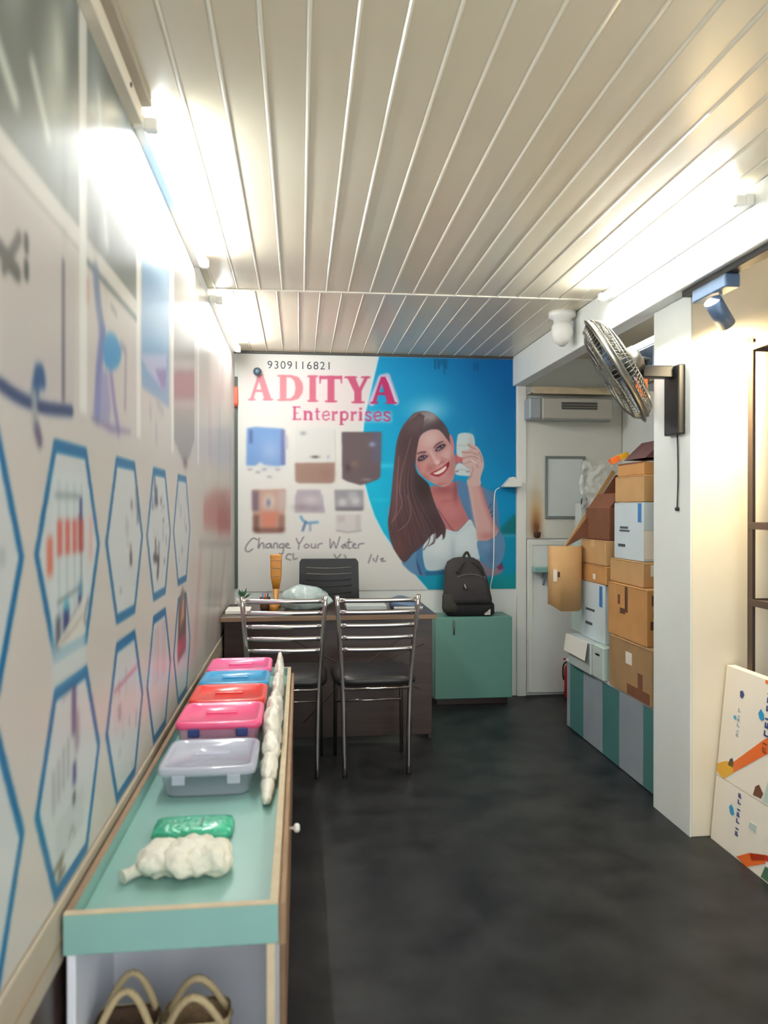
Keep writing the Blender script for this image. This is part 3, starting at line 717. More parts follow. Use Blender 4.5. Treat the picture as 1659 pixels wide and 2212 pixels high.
# ------------------------------------------------------------------ LEFT WALL BANNER (flat print, glossy vinyl)
Bn = Painter(0.30, 5.42, .60, 2.46, .005, (196, 189, 181))
def W(*pts): return [on_x(px, py, XL + .006) for px, py in pts]
TEAL = (0, 100, 150)
def hexa(cy, cz, hh, col=TEAL, fill=(194, 197, 196)):
    def ring(k, t): 
        w = .217 - k; h = hh - t
        return [(cy - w, cz), (cy - w / 2, cz + h), (cy + w / 2, cz + h), (cy + w, cz), (cy + w / 2, cz - h), (cy - w / 2, cz - h)]
    Bn.poly(ring(0, 0), col); Bn.poly(ring(.026, .026), fill)
    return Bn.mask(ring(.027, .027))
masks = {}
for k in range(-2, 4):
    cy = 1.578 + k * .479
    masks[0, k] = hexa(cy, 1.272, .208); masks[1, k] = hexa(cy, .822, .200)
# pictures in the hexagons
cy = 1.578; m = masks[0, 0]
Bn.rect(cy - .12, 1.02, cy + .10, 1.42, (196, 206, 206), .8, .01)
for k in range(4): Bn.line([(cy - .08 + k * .05, 1.10), (cy - .08 + k * .05, 1.40)], .008, (150, 160, 160), .7, .004, False, m)
Bn.line([(cy - .10, 1.376), (cy + .05, 1.376)], .010, (120, 132, 132), .8, .004, False, m)
for k in range(4): Bn.rect(cy - .092 + k * .048, 1.262, cy - .058 + k * .048, 1.33, (196, 96, 84), .95, .004)
Bn.rect(cy - .15, 1.23, cy - .115, 1.30, (204, 104, 80), .9, .006)
Bn.rect(cy + .048, 1.262, cy + .075, 1.34, (150, 60, 62), .9, .004); Bn.rect(cy + .055, 1.33, cy + .075, 1.375, (40, 58, 120), .95, .004)
Bn.line([(cy + .066, 1.26), (cy + .066, 1.18)], .008, (110, 120, 130), .8, .003)
Bn.line([(cy - .09, 1.175), (cy + .06, 1.19)], .008, (110, 122, 122), .8, .003)
Bn.spot(cy + .06, 1.185, .016, .016, (70, 130, 160), .9); Bn.rect(cy + .045, 1.145, cy + .07, 1.175, (46, 46, 104), .9, .004)
Bn.rect(cy - .055, 1.10, cy - .015, 1.16, (34, 46, 104), .95, .006); Bn.spot(cy - .035, 1.165, .014, .012, (60, 160, 190), .9)
Bn.rect(cy - .10, 1.09, cy - .07, 1.15, (60, 60, 80), .8, .006); Bn.line([(cy - .03, 1.12), (cy + .05, 1.15)], .01, (60, 66, 80), .8, .004)
Bn.poly([(cy - .09, 1.10), (cy + .09, 1.17), (cy + .10, 1.09), (cy - .08, 1.068)], (208, 204, 194), .9, .003, False, m)
Bn.line([(cy - .07, 1.095), (cy - .02, 1.105), (cy + .04, 1.12), (cy + .075, 1.13)], .006, (150, 140, 120), .7, .003, False, m)
Bn.rect(cy + .13, 1.24, cy + .15, 1.335, (226, 140, 130), .7, .006)
Bn.line([(cy + .12, 1.16), (cy + .09, 1.12), (cy + .12, 1.10)], .008, (60, 66, 70), .8, .004, True, m)
def marks(cy, cz, seed, cols, n=14, r=.13, mm=None):
    rr = random.Random(seed)
    for k in range(n):
        x, z = cy + rr.uniform(-r, r), cz + rr.uniform(-.14, .14)
        Bn.rect(x, z, x + rr.uniform(.01, .03), z + rr.uniform(.01, .06), rr.choice(cols), rr.uniform(.3, .8), .004)
marks(2.057, 1.27, 2, [(120, 120, 124), (170, 170, 172), (90, 84, 90)], 12)
Bn.rect(2.10, 1.20, 2.13, 1.235, (76, 62, 68), .9, .005); Bn.rect(2.11, 1.35, 2.135, 1.375, (110, 100, 104), .9, .005)
marks(2.536, 1.27, 5, [(90, 90, 100), (60, 56, 66), (160, 160, 166)], 20)
Bn.line([(2.44, 1.20), (2.52, 1.19), (2.50, 1.14)], .028, (56, 52, 58), .9, .006); Bn.rect(2.45, 1.36, 2.50, 1.42, (60, 70, 90), .9, .008)
marks(3.015, 1.27, 8, [(150, 150, 156), (120, 126, 140)], 14)
marks(1.099, 1.27, 11, [(150, 160, 160), (190, 150, 140)], 10)
cy = 1.578; m = masks[1, 0]
Bn.rect(cy + .00, .90, cy + .03, 1.00, (70, 64, 110), .85, .006); Bn.rect(cy + .02, .86, cy + .05, .94, (130, 118, 128), .8, .008); Bn.rect(cy + .005, .80, cy + .03, .845, (60, 56, 110), .9, .005); Bn.rect(cy + .005, .76, cy + .025, .785, (54, 62, 64), .9, .004)
for k in range(4): Bn.rect(cy - .12 + k * .03, .79 + k * .012, cy - .108 + k * .03, .87 + k * .012, (128, 128, 128), .7, .005)
for k in range(7): Bn.line([(cy - .10, .755 - k * .012), (cy + .08, .775 - k * .012)], .004, (150, 152, 150), .6, .003, False, m)
Bn.line([(cy - .11, .68), (cy - .06, .69), (cy - .09, .655), (cy - .05, .662)], .012, (96, 84, 58), .9, .004); Bn.line([(cy - .02, .705), (cy + .0, .722), (cy + .02, .70)], .006, (120, 110, 100), .8, .003)
Bn.line([(cy - .06, .985), (cy + .0, .997)], .005, (120, 120, 124), .7, .003)
cy = 2.057; m = masks[1, 1]
Bn.line([(cy - .13, .905), (cy + .13, .915)], .008, (200, 60, 100), .8, .004, False, m)
for k in range(8): Bn.rect(cy - .13 + k * .032, .80, cy - .12 + k * .032, .90, (206, 168, 176), .7, .005)
marks(cy, .77, 21, [(130, 132, 136), (160, 160, 164)], 14)
cy = 2.536
for k in range(6): Bn.rect(cy - .12 + k * .04, .80, cy - .10 + k * .04, .98, [(206, 160, 168), (150, 160, 180), (196, 120, 116)][k % 3], .6, .006)
Bn.poly([(2.90, .78), (3.10, .80), (3.12, 1.00), (3.02, 1.05), (2.92, 1.0)], (96, 66, 62), .9, .01); Bn.poly([(2.95, .9), (3.06, .93), (3.05, 1.03)], (196, 150, 116), .9, .01); Bn.rect(2.9, .80, 3.1, .86, (190, 84, 110), .8, .01)
# upper picture cells with white dividers
for y in (.56, 1.11, 1.663, 2.215, 2.79, 3.485): Bn.rect(y - .028, 1.55, y + .028, 2.47, (224, 224, 216), .9, .004)
for (ya, yb, seed) in ((1.14, 1.632, 1), (1.695, 2.185, 2), (.59, 1.08, 3)):
    Bn.rect(ya, 1.925, yb, 2.45, (112, 118, 112), 1, .004)
    rr = random.Random(seed)
    for k in range(9): Bn.spot(rr.uniform(ya + .06, yb - .06), rr.uniform(1.98, 2.42), rr.uniform(.02, .06), rr.uniform(.05, .12), rr.choice([(184, 190, 178), (84, 90, 86), (160, 172, 172)]), .7)
    Bn.line([(ya, 1.88), (yb, 1.88)], .006, (150, 148, 140), .8, .003)
    Bn.rect(ya, 1.89, yb, 1.925, (206, 202, 192), 1, .003)
Bn.line([(1.695, 1.875), (2.185, 1.875)], .014, (90, 104, 100), .9, .004)
Bn.rect(1.70, 1.93, 1.78, 2.2, (56, 58, 64), .9, .015); Bn.line([(1.79, 2.28), (1.83, 2.1), (1.86, 1.97)], .03, (214, 220, 212), .8, .01, True); Bn.line([(1.20, 2.05), (1.28, 2.0)], .03, (222, 226, 214), .8, .008); Bn.line([(1.36, 2.10), (1.44, 2.02)], .03, (222, 226, 214), .8, .008); Bn.spot(1.50, 2.20, .05, .09, (206, 212, 198), .9); Bn.spot(1.26, 2.28, .05, .12, (196, 204, 190), .8)
Bn.poly(W((0, 380), (165, 555), (160, 880), (100, 870), (60, 855), (0, 815)), (186, 178, 172), .8, .01)
Bn.line(W((0, 830), (30, 852), (60, 868), (100, 882), (155, 888)), .022, (30, 48, 92), .95, .004, True)
Bn.line(W((137, 568), (137, 862)), .020, (96, 90, 104), .9, .004)
Bn.line(W((-20, 510), (38, 590)), .030, (78, 76, 68), .95, .004); Bn.line(W((42, 512), (8, 580)), .022, (86, 84, 76), .95, .004)
Bn.line(W((57, 516), (57, 536)), .022, (52, 56, 52), 1, .003); Bn.line(W((57, 572), (57, 594)), .022, (52, 56, 52), 1, .003)
Bn.line(W((82, 808), (76, 848)), .036, (24, 70, 120), .95, .005); Bn.line(W((90, 808), (92, 822)), .034, (24, 70, 120), .95, .005)
Bn.line(W((74, 855), (76, 920), (84, 945)), .028, (150, 152, 150), .95, .005); Bn.line(W((80, 928), (86, 952)), .028, (92, 78, 104), .9, .005)
Bn.line(W((207, 590), (213, 660), (222, 720)), .05, (96, 116, 148), .9, .008, True); Bn.line(W((222, 720), (214, 800), (210, 890)), .05, (92, 104, 160), .9, .008, True)
Bn.poly(W((222, 755), (228, 728), (238, 718), (252, 730), (262, 758), (258, 785), (242, 800), (228, 790)), (42, 136, 186), 1, .006, True)
Bn.line(W((262, 745), (272, 760), (270, 880)), .022, (130, 120, 140), .7, .006); Bn.line(W((240, 812), (248, 880), (256, 930)), .03, (110, 96, 160), .8, .008)
Bn.poly(W((200, 900), (215, 800), (232, 800), (240, 880), (236, 915), (262, 925), (285, 930), (240, 935)), (128, 128, 176), .7, .008)
Bn.line(W((198, 903), (240, 926), (282, 934)), .01, (120, 106, 130), .7, .005); Bn.line(W((190, 610), (190, 648)), .02, (196, 150, 134), .8, .006); Bn.line(W((240, 660), (252, 680)), .01, (110, 116, 116), .8, .005)
c2 = [(2.26, 1.78), (2.72, 1.78), (2.72, 2.40), (2.26, 2.40)]
Bn.poly([(2.26, 1.70), (2.72, 1.70), (2.72, 2.40), (2.26, 2.40)], (124, 156, 184), 1, .006); Bn.rect(2.26, 1.74, 2.60, 1.90, (104, 148, 184), .8, .02)
Bn.rect(2.26, 2.08, 2.72, 2.22, (178, 200, 214), .7, .03)
Bn.poly(W((303, 765), (360, 765), (358, 835), (350, 840), (330, 815), (318, 800)), (176, 176, 202), .9, .006); Bn.poly(W((335, 797), (360, 797), (358, 836), (350, 840)), (128, 118, 164), 1, .006)
for q in (((338, 920), (338, 952)), ((340, 870), (352, 890)), ((325, 880), (325, 900))): Bn.line(W(*q), .03, (160, 158, 164), .8, .01)
Bn.poly(W((376, 560), (420, 560), (420, 950), (410, 985), (400, 1004), (390, 985), (376, 950)), (146, 140, 134), 1, .008)
Bn.poly(W((376, 800), (420, 800), (420, 862), (376, 862)), (150, 108, 112), .9, .01); Bn.poly(W((376, 778), (420, 778), (420, 798), (376, 798)), (178, 168, 166), .8, .008); Bn.poly(W((376, 865), (420, 865), (420, 882), (376, 882)), (176, 160, 158), .8, .008); Bn.spot(*W((400, 1000))[0], .05, .02, (96, 70, 70), .8)
rr = random.Random(6)  # blurred pinkish and red blocks and smears toward the poster end
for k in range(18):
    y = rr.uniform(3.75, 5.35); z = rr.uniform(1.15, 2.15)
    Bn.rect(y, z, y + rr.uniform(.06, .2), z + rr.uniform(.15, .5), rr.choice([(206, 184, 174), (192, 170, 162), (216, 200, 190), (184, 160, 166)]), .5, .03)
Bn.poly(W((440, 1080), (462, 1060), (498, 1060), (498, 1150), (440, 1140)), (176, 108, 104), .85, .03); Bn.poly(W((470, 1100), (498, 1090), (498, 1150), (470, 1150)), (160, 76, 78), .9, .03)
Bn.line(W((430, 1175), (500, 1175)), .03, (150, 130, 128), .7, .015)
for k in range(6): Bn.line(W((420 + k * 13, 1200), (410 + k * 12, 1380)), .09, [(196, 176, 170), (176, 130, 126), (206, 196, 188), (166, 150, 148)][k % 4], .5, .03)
us2 = []; y = .30
while y < 5.40: us2.append(y); y += .006 + .002 * max(0, y - 1.3)
us2.append(5.40)
vs2 = np.arange(.622, 2.385, .006)
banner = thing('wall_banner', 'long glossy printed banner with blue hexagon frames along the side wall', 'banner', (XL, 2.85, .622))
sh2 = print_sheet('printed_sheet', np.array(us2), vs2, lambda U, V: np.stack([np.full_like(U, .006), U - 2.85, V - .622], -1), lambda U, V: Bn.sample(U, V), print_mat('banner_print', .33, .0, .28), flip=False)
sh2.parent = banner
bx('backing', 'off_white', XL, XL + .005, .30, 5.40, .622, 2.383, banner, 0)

# ================================================================== COUNTER along the banner wall
CX0, CX1, CY0, CY1, CZ = -.437, -.042, 1.475, 3.68, .597
ct = thing('display_counter', 'long low teal counter with a sunken tray top and open end', 'counter', (-.24, 2.58, 0))
bx('tray_base', 'teal', CX0 + .014, CX1 - .014, CY0 + .014, CY1 - .014, .545, .563, ct)
f = bx('front_rail', 'teal', CX0, CX1, CY0, CY0 + .016, .522, CZ, ct); bx('edge_strip', 'raw_edge', CX0, CX1, CY0, CY0 + .016, CZ, CZ + .003, f, .001)
f = bx('rear_rail', 'teal', CX0, CX1, CY1 - .016, CY1, .522, CZ, ct); bx('edge_strip', 'raw_edge', CX0, CX1, CY1 - .016, CY1, CZ, CZ + .003, f, .001)
f = bx('side_rail', 'teal', CX0, CX0 + .014, CY0 + .016, CY1 - .016, .522, CZ, ct); bx('edge_strip', 'brown_edge', CX0, CX0 + .014, CY0 + .016, CY1 - .016, CZ, CZ + .003, f, .001)
f = bx('side_rail', 'raw_edge', CX1 - .016, CX1, CY0 + .016, CY1 - .016, .522, CZ, ct); bx('edge_strip', 'raw_edge', CX1 - .016, CX1, CY0 + .016, CY1 - .016, CZ, CZ + .003, f, .001)
bx('side_apron', 'brown_edge', CX1, CX1 + .014, CY0 + .05, CY1 - .02, .49, .575, ct)
bx('side_panel', 'white_laminate', CX0 + .004, CX0 + .02, CY0 + .01, CY1 - .01, 0, .545, ct)
bx('side_panel', 'white_laminate', CX1 - .022, CX1 - .006, CY0 + .01, CY1 - .01, 0, .545, ct)
bx('panel_edge', 'raw_edge', CX1 - .022, CX1 - .006, CY0 + .005, CY0 + .01, 0, .522, ct, .001)
bx('back_panel', 'white_laminate', CX0 + .02, CX1 - .022, CY0 + .30, CY0 + .315, 0, .545, ct)
bx('end_panel', 'white_laminate', CX0 + .02, CX1 - .022, CY1 - .03, CY1 - .012, 0, .545, ct)
bx('kick_board', 'white_laminate', CX0 + .02, CX1 - .022, CY0 + .315, CY1 - .03, 0, .06, ct)
for k in range(3):
    y0 = CY0 + .35 + k * .60
    d = bx('door', 'door_wood', CX1 - .006, CX1 + .008, y0, y0 + .59, .05, .485, ct)
    MB().box(CX1 + .008, CX1 + .0095, y0 + .03, y0 + .56, .07, .465, .0005).build('door_inset', 'door_wood', d)
MB().lathe([(.004, 0), (.004, .01), (.011, .014), (.012, .022), (.007, .027)], 14, Matrix(((0, 0, 1), (0, 1, 0), (-1, 0, 0))), (CX1 + .014, 2.06, .50)).build('knob', 'off_white', ct)
TZ = .563
# ---- boxes with coloured lids
def tub(label, y0, y1, lidm, bodym, h=.125, x0=-.388, x1=-.120, latch='navy_plastic'):
    t = thing('storage_box', label, 'storage box', ((x0 + x1) / 2, (y0 + y1) / 2, TZ), 'plastic boxes on the counter')
    m = MB(); cx, cyy = (x0 + x1) / 2, (y0 + y1) / 2; rx, ry = (x1 - x0) / 2, (y1 - y0) / 2
    m.loft([(TZ, cx, cyy, rx * .84, ry * .84, 7), (TZ + .01, cx, cyy, rx * .88, ry * .88, 8), (TZ + h * .8, cx, cyy, rx * .95, ry * .95, 9), (TZ + h - .018, cx, cyy, rx * .96, ry * .96, 9)], 40).build('body', bodym, t)
    lid = MB().loft([(TZ + h - .022, cx, cyy, rx, ry, 9), (TZ + h - .006, cx, cyy, rx, ry, 9), (TZ + h, cx, cyy, rx * .96, ry * .96, 9), (TZ + h, cx, cyy, rx * .86, ry * .84, 9), (TZ + h - .005, cx, cyy, rx * .84, ry * .82, 9)], 40).build('lid', lidm, t)
    MB().box(cx - .05, cx + .05, cyy - .012, cyy + .012, TZ + h - .006, TZ + h + .001, .002).build('lid_ridge', lidm, lid)
    for s in (-1, 1):
        MB().box(cx + s * rx * .55 - .018, cx + s * rx * .55 + .018, y0 - .004, y0 + .006, TZ + h - .045, TZ + h - .018, .003).build('latch', latch, t)
    return t
tub('clear plastic box with clear lid, standing empty before the pink box', 2.12, 2.40, 'clear_plastic', 'clear_plastic', .085, latch='clear_plastic')
tub('storage box with a rose pink lid between the clear box and the red lid', 2.425, 2.69, 'rose_plastic', 'pink_clear')
tub('storage box with a bright red lid', 2.705, 2.965, 'red_plastic', 'pink_clear')
tub('storage box with a blue lid', 2.98, 3.205, 'blue_plastic', 'clear_plastic')
tub('storage box with a pink lid at the chair end, behind the blue lid', 3.22, 3.48, 'pink_plastic', 'pink_clear')
# ---- cream polythene bundle along the rim
m = MB()
for k, (y, zc, rx, ry, rz) in enumerate(((2.14, .020, .016, .09, .020), (2.26, .035, .022, .10, .035), (2.38, .055, .026, .08, .052), (2.50, .075, .028, .08, .066), (2.60, .085, .024, .06, .070), (2.72, .070, .026, .10, .060), (2.88, .060, .022, .10, .055), (3.02, .075, .018, .07, .066), (3.15, .06, .02, .10, .055), (3.30, .07, .02, .10, .062), (3.42, .075, .016, .06, .07))):
    m.blob((-.089, y, TZ + zc), (rx * 1.08, ry * 1.15, rz), k * 3 + 1, .26, 20, 4, zc - .001)
tag(m.build('polythene_bundle', 'poly_cream'), 'crumpled cream polythene bundle stuffed along the counter rim', 'plastic bag')
m = MB().box(-.352, -.162, 1.85, 1.965, TZ, TZ + .02, .006)
g = thing('green_packet', 'shiny green flat packet on the counter tray', 'packet', (-.257, 1.9, TZ))
MB().loft([(TZ, -.257, 1.906, .088, .05, 6), (TZ + .008, -.257, 1.906, .096, .056, 7), (TZ + .022, -.257, 1.906, .092, .052, 6), (TZ + .028, -.257, 1.906, .07, .034, 4)], 36).build('pouch', 'poly_green', g)
MB().box(-.24, -.234, 1.875, 1.93, TZ + .0275, TZ + .0295, .001).build('seam', 'teal_dark', g)
w = thing('white_bag_roll', 'crumpled white plastic bag with twisted tail on the counter tray', 'plastic bag', (-.25, 1.71, TZ))
m = MB()
for k, (x, y, r) in enumerate(((-.30, 1.71, .045), (-.255, 1.705, .05), (-.215, 1.715, .052), (-.19, 1.70, .042))):
    m.blob((x, y, TZ + .03), (r, r * 1.25, .034), k + 3, .3, 22, 4, .03)
m.build('bundle', 'poly_white', w)
MB().tube([(-.32, 1.70, TZ + .025), (-.34, 1.685, TZ + .02), (-.355, 1.68, TZ + .014), (-.372, 1.665, TZ + .012)], [.02, .016, .012, .015], 10).build('twisted_tail', 'poly_white', w)
# ---- jute bags in the open end
def jute(label, cx, cyy, rx, ry, h, mm, hr, tilt):
    t = thing('jute_bag', label, 'bag', (cx, cyy, 0), 'jute bags under the counter')
    MB().loft([(0.0, cx, cyy, rx * .92, ry * .9, 6), (.02, cx, cyy, rx, ry, 6), (h * .6, cx, cyy, rx * 1.02, ry * .95, 5), (h, cx, cyy, rx * .97, ry * .75, 4), (h - .008, cx, cyy, rx * .90, ry * .6, 4), (h - .05, cx, cyy, rx * .88, ry * .55, 4)], 36).build('body', mm, t)
    MB().loft([(h - .02, cx, cyy, rx * .985, ry * .80, 4), (h + .002, cx, cyy, rx * .985, ry * .78, 4)], 36, False).build('hem', 'jute_rope', t)
    for s in (-1, 1):
        pts = [(cx - rx * .95 + rx * 1.9 * u, cyy + s * ry * .55 + tilt * math.sin(math.pi * u), h - .03 + hr * math.sin(math.pi * u)) for u in np.linspace(0, 1, 13)]
        MB().tube(pts, .0075, 8).build('handle', 'jute_rope', t)
jute('brown jute bag with rope handles by the dark wall panel, under the counter', -.339, 1.56, .062, .055, .345, 'jute_dark', .09, .02)
jute('lighter jute bag with rope handles by the counter side panel', -.204, 1.56, .066, .055, .35, 'jute', .095, -.03)

# ================================================================== CHAIRS
def make_chair(label, loc, rz):
    t = thing('dining_chair', label, 'chair', (0, 0, 0), 'steel chairs before the desk')
    for s in (-1, 1):
        MB().tube(cmro([(s * .163, 0, .0), (s * .166, .004, .25), (s * .172, .006, .46), (s * .186, -.012, .66), (s * .205, -.05, .92)], 5), .0125, 10).build('rear_leg', 'chrome', t, False)
        MB().tube([(s * .185, .36, 0), (s * .182, .36, .42), (s * .172, .335, .445), (s * .17, .02, .445)], .011, 10).build('front_leg', 'chrome', t, False)
    for z, w, dy in ((.645, .185, -.012), (.706, .189, -.019), (.768, .193, -.028), (.836, .198, -.037), (.896, .203, -.046)):
        MB().tube([(-w + 2 * w * u, dy - .016 * math.sin(math.pi * u), z) for u in np.linspace(0, 1, 11)], .01, 8, flat=(.004, .0115)).build('slat', 'chrome', t, False)
    MB().tube([(-.165, .0, .445), (.165, 0, .445)], .009, 8).build('rear_rail', 'chrome', t, False)
    MB().tube([(-.178, .35, .30), (.178, .35, .30)], .007, 8).build('stretcher', 'chrome', t, False)
    MB().loft([(.455, 0, .19, .20, .19, 5), (.463, 0, .19, .213, .203, 5), (.49, 0, .19, .216, .206, 5), (.508, 0, .19, .20, .19, 4), (.515, 0, .19, .15, .14, 3)], 40).build('seat', 'black_vinyl', t, False)
    t.location = loc; t.rotation_euler = (0, 0, rz)
    return t
make_chair('chrome ladder-back chair with black seat beside the green cabinet side of the desk', (.386, 3.865, 0), 0.03)
make_chair('chrome ladder-back chair with black seat partly behind the lidded boxes', (-.078, 3.865, 0), -.02)

# ================================================================== DESK and what is on it
dk = thing('office_desk', 'dark brown wooden office desk behind the two steel chairs', 'desk', (.16, 4.72, 0))
bx('desktop', 'dark_wood', -.447, .79, 4.40, 5.0, .712, .742, dk, .004)
bx('modesty_panel', 'dark_wood', -.43, .77, 4.45, 4.47, .03, .712, dk)
bx('side_panel', 'dark_wood', -.43, -.41, 4.47, 4.97, 0, .712, dk); bx('side_panel', 'dark_wood', .75, .77, 4.47, 4.97, 0, .712, dk)
bx('desk_edge', 'door_wood', -.447, .79, 4.396, 4.40, .714, .74, dk, .001)
for q in ([(-.05, .60), (.30, .42), (.70, .30)], [(.02, .12), (.30, .40), (.62, .62)], [(.3, .40), (.72, .56)]):
    MB().tube([(x, 4.4492, z) for x, z in q], .003, 6).build('inlay_line', 'rack_iron', dk)
DZ = .742
# office chair
oc = thing('office_chair', 'black high-back office chair behind the dark desk', 'chair', (.19, 5.15, 0))
pts = [(-.008, .62), (-.004, 1.0), (.01, 1.022), (.37, 1.022), (.386, 1.0), (.395, .62)]
MB().prism([(x, 5.10, z) for x, z in pts], (0, .03, 0)).build('backrest', 'black_vinyl', oc)
for z in (.965, .925, .885, .845, .80, .75, .70): MB().tube([(.04 + .30 * u, 5.098 - .002, z - .006 * math.sin(math.pi * u)) for u in np.linspace(0, 1, 8)], .0035, 6).build('back_rib', 'pack_grey' if z > .9 else 'black_metal', oc)
MB().box(.17, .21, 5.13, 5.15, .46, .80, .004).build('back_bracket', 'black_metal', oc)
MB().loft([(.44, .19, 5.07, .2, .055, 5), (.50, .19, 5.07, .21, .062, 5)], 28).build('seat', 'black_vinyl', oc)
MB().cyl((.19, 5.15, .08), (.19, 5.15, .46), .025, 14).build('gas_column', 'black_metal', oc)
for k in range(5):
    a = k * 2 * math.pi / 5 + .3; e = (.19 + .17 * math.cos(a), 5.15 + .17 * math.sin(a), .055)
    l = MB().tube([(.19, 5.15, .09), e], [.02, .014], 8).build('base_arm', 'black_plastic', oc)
    MB().cyl((e[0] - .012, e[1], .025), (e[0] + .012, e[1], .025), .025, 12).build('caster', 'black_plastic', l)
# bag, wooden stand, cup, pot, papers, file on the desk
pb = thing('carry_bag', 'bulging pale green plastic bag on the desk', 'plastic bag', (.03, 4.72, DZ))
MB().blob((.03, 4.72, DZ + .06), (.145, .09, .085), 12, .16, 11, 4, .06).build('bag', 'poly_clear', pb)
MB().tube(cmro([(.12, 4.70, DZ + .07), (.16, 4.69, DZ + .055), (.18, 4.68, DZ + .03)], 4), [.03] * 9, 8).build('knot', 'poly_clear', pb)
ws = thing('wooden_stand', 'tall tapering orange wooden stand at the desk corner', 'ornament', (-.148, 4.82, DZ))
MB().loft([(DZ, -.148, 4.82, .03, .03, 2), (DZ + .015, -.148, 4.82, .03, .03, 2), (DZ + .02, -.148, 4.82, .012, .012, 2), (DZ + .12, -.148, 4.82, .02, .012, 3)], 20).build('stem', 'wood_orange', ws)
MB().loft([(DZ + .115, -.148, 4.82, .021, .012, 4), (DZ + .19, -.148, 4.82, .034, .014, 5), (DZ + .32, -.148, 4.82, .037, .014, 6), (DZ + .328, -.148, 4.82, .034, .012, 6)], 24).build('paddle', 'wood_orange', ws)
for k in range(3): MB().box(-.180 + .004 * k, -.116 - .004 * k, 4.803, 4.806, DZ + .29 - .05 * k, DZ + .294 - .05 * k, .001).build('groove', 'brown_edge', ws)
cp = thing('pen_cup', 'dark brown pen cup on the desk beside the plastic bag', 'cup', (-.21, 4.70, DZ))
MB().lathe([(.026, DZ), (.03, DZ + .008), (.033, DZ + .075), (.029, DZ + .075), (.027, DZ + .012)], 20, None, (-.21, 4.70, 0)).build('cup', 'ink_brown', cp)
for k in range(3): MB().cyl((-.215 + .008 * k, 4.70, DZ + .013), (-.225 + .016 * k, 4.695 + .006 * k, DZ + .10), .0035, 8).build('pen', ('ink_blue', 'red_plastic', 'black_plastic')[k], cp)
ft = thing('gold_tin', 'small shiny tin between the pen cup and the plastic bag', 'tin', (-.155, 4.62, DZ))
MB().lathe([(.026, DZ), (.026, DZ + .05)], 20, None, (-.155, 4.62, 0)).build('can', 'wood_orange', ft)
MB().lathe([(.0275, DZ + .045), (.0275, DZ + .066), (.022, DZ + .07)], 20, None, (-.155, 4.62, 0)).build('lid', 'label_paper', ft)
pp = thing('potted_plant', 'small plant in a white pot at the banner end of the desk', 'plant', (-.35, 4.80, DZ))
MB().lathe([(.03, DZ), (.04, DZ + .06), (.036, DZ + .06), (.03, DZ + .045)], 18, None, (-.35, 4.80, 0)).build('pot', 'off_white', pp)
for k in range(9):
    a = k * 2.4; r = .035 + .012 * (k % 3); z = DZ + .085 + .012 * (k % 4)
    c = Vector((-.35 + r * math.cos(a), 4.80 + r * math.sin(a), z)); o = Vector((-.35, 4.80, DZ + .05)); d = (c - o); s = d.cross(Vector((0, 0, 1))).normalized() * .012
    MB().prism([o, o + d * .55 + s, c, o + d * .55 - s], (0, 0, .0015)).build('leaf', 'leaf', pp)
for k, (x, y, a) in enumerate(((-.36, 4.60, .2),)):
    tag(MB().box(x - .07, x + .07, y - .09, y + .09, DZ, DZ + .022, .003).build('paper_stack', 'paper'), 'stack of white papers on the desk by the banner', 'papers')
fl = thing('file_folder', 'blue arched file folder lying at the cabinet end of the desk', 'folder', (.66, 4.72, DZ))
MB().prism([(.56 + .2 * u, 4.66, DZ + .062 * math.sin(math.pi * (.12 + .88 * u) ** .8) + .002) for u in np.linspace(0, 1, 12)] + [(.76, 4.66, DZ), (.56, 4.66, DZ)], (0, .16, 0), True).build('cover', 'slate_plastic', fl)
MB().box(.57, .75, 4.652, 4.657, DZ, DZ + .012, .001).build('pages', 'paper', fl)
tag(MB().box(.28, .52, 4.60, 4.86, DZ, DZ + .03, .004).build('ledger_book', 'grey_card'), 'thick grey ledger lying on the desk before the office chair', 'book')

# ================================================================== GREEN CABINET and BACKPACK
gx0, gx1, gy = .915, 1.455, 5.17
gc = thing('green_cabinet', 'low sea green cabinet with one door below the poster', 'cabinet', ((gx0 + gx1) / 2, 5.3, 0))
bx('carcass', 'green_laminate', gx0, gx1, gy + .018, YB - .004, .05, .61, gc, .003)
d = bx('door', 'green_laminate', gx0 + .001, gx1 - .001, gy, gy + .017, .052, .608, gc, .003)
MB().tube([(1.045, gy, .585), (1.045, gy - .018, .58), (1.045, gy - .018, .50), (1.045, gy, .495)], .005, 8).build('handle', 'steel', d)
bx('plinth', 'dark_wood', gx0 + .02, gx1 - .02, gy + .05, YB - .02, 0, .05, gc)
GZ = .61
bp = thing('backpack', 'charcoal backpack with a black base standing on the green cabinet', 'backpack', (1.165, 5.28, GZ))
yb = 5.285
def K(px, py): return on_y(px, py, 5.22)
MB().loft([(GZ, 1.175, yb, .150, .062, 4), (GZ + .015, 1.170, yb, .166, .078, 4.5), (GZ + .12, 1.165, yb, .166, .086, 4.5), (GZ + .25, 1.152, yb, .150, .080, 4), (GZ + .33, 1.140, yb, .134, .066, 3.5), (GZ + .375, 1.136, yb, .112, .052, 3), (GZ + .40, 1.138, yb, .072, .038, 2.6), (GZ + .405, 1.14, yb, .04, .02, 2.4)], 48).build('body', 'pack_fabric', bp)
MB().loft([(GZ, 1.178, yb, .152, .066, 4), (GZ + .012, 1.178, yb - .004, .170, .084, 4.5), (GZ + .075, 1.176, yb - .006, .170, .092, 4.5), (GZ + .088, 1.175, yb - .004, .164, .085, 4.5)], 48).build('base_panel', 'pack_dark', bp)
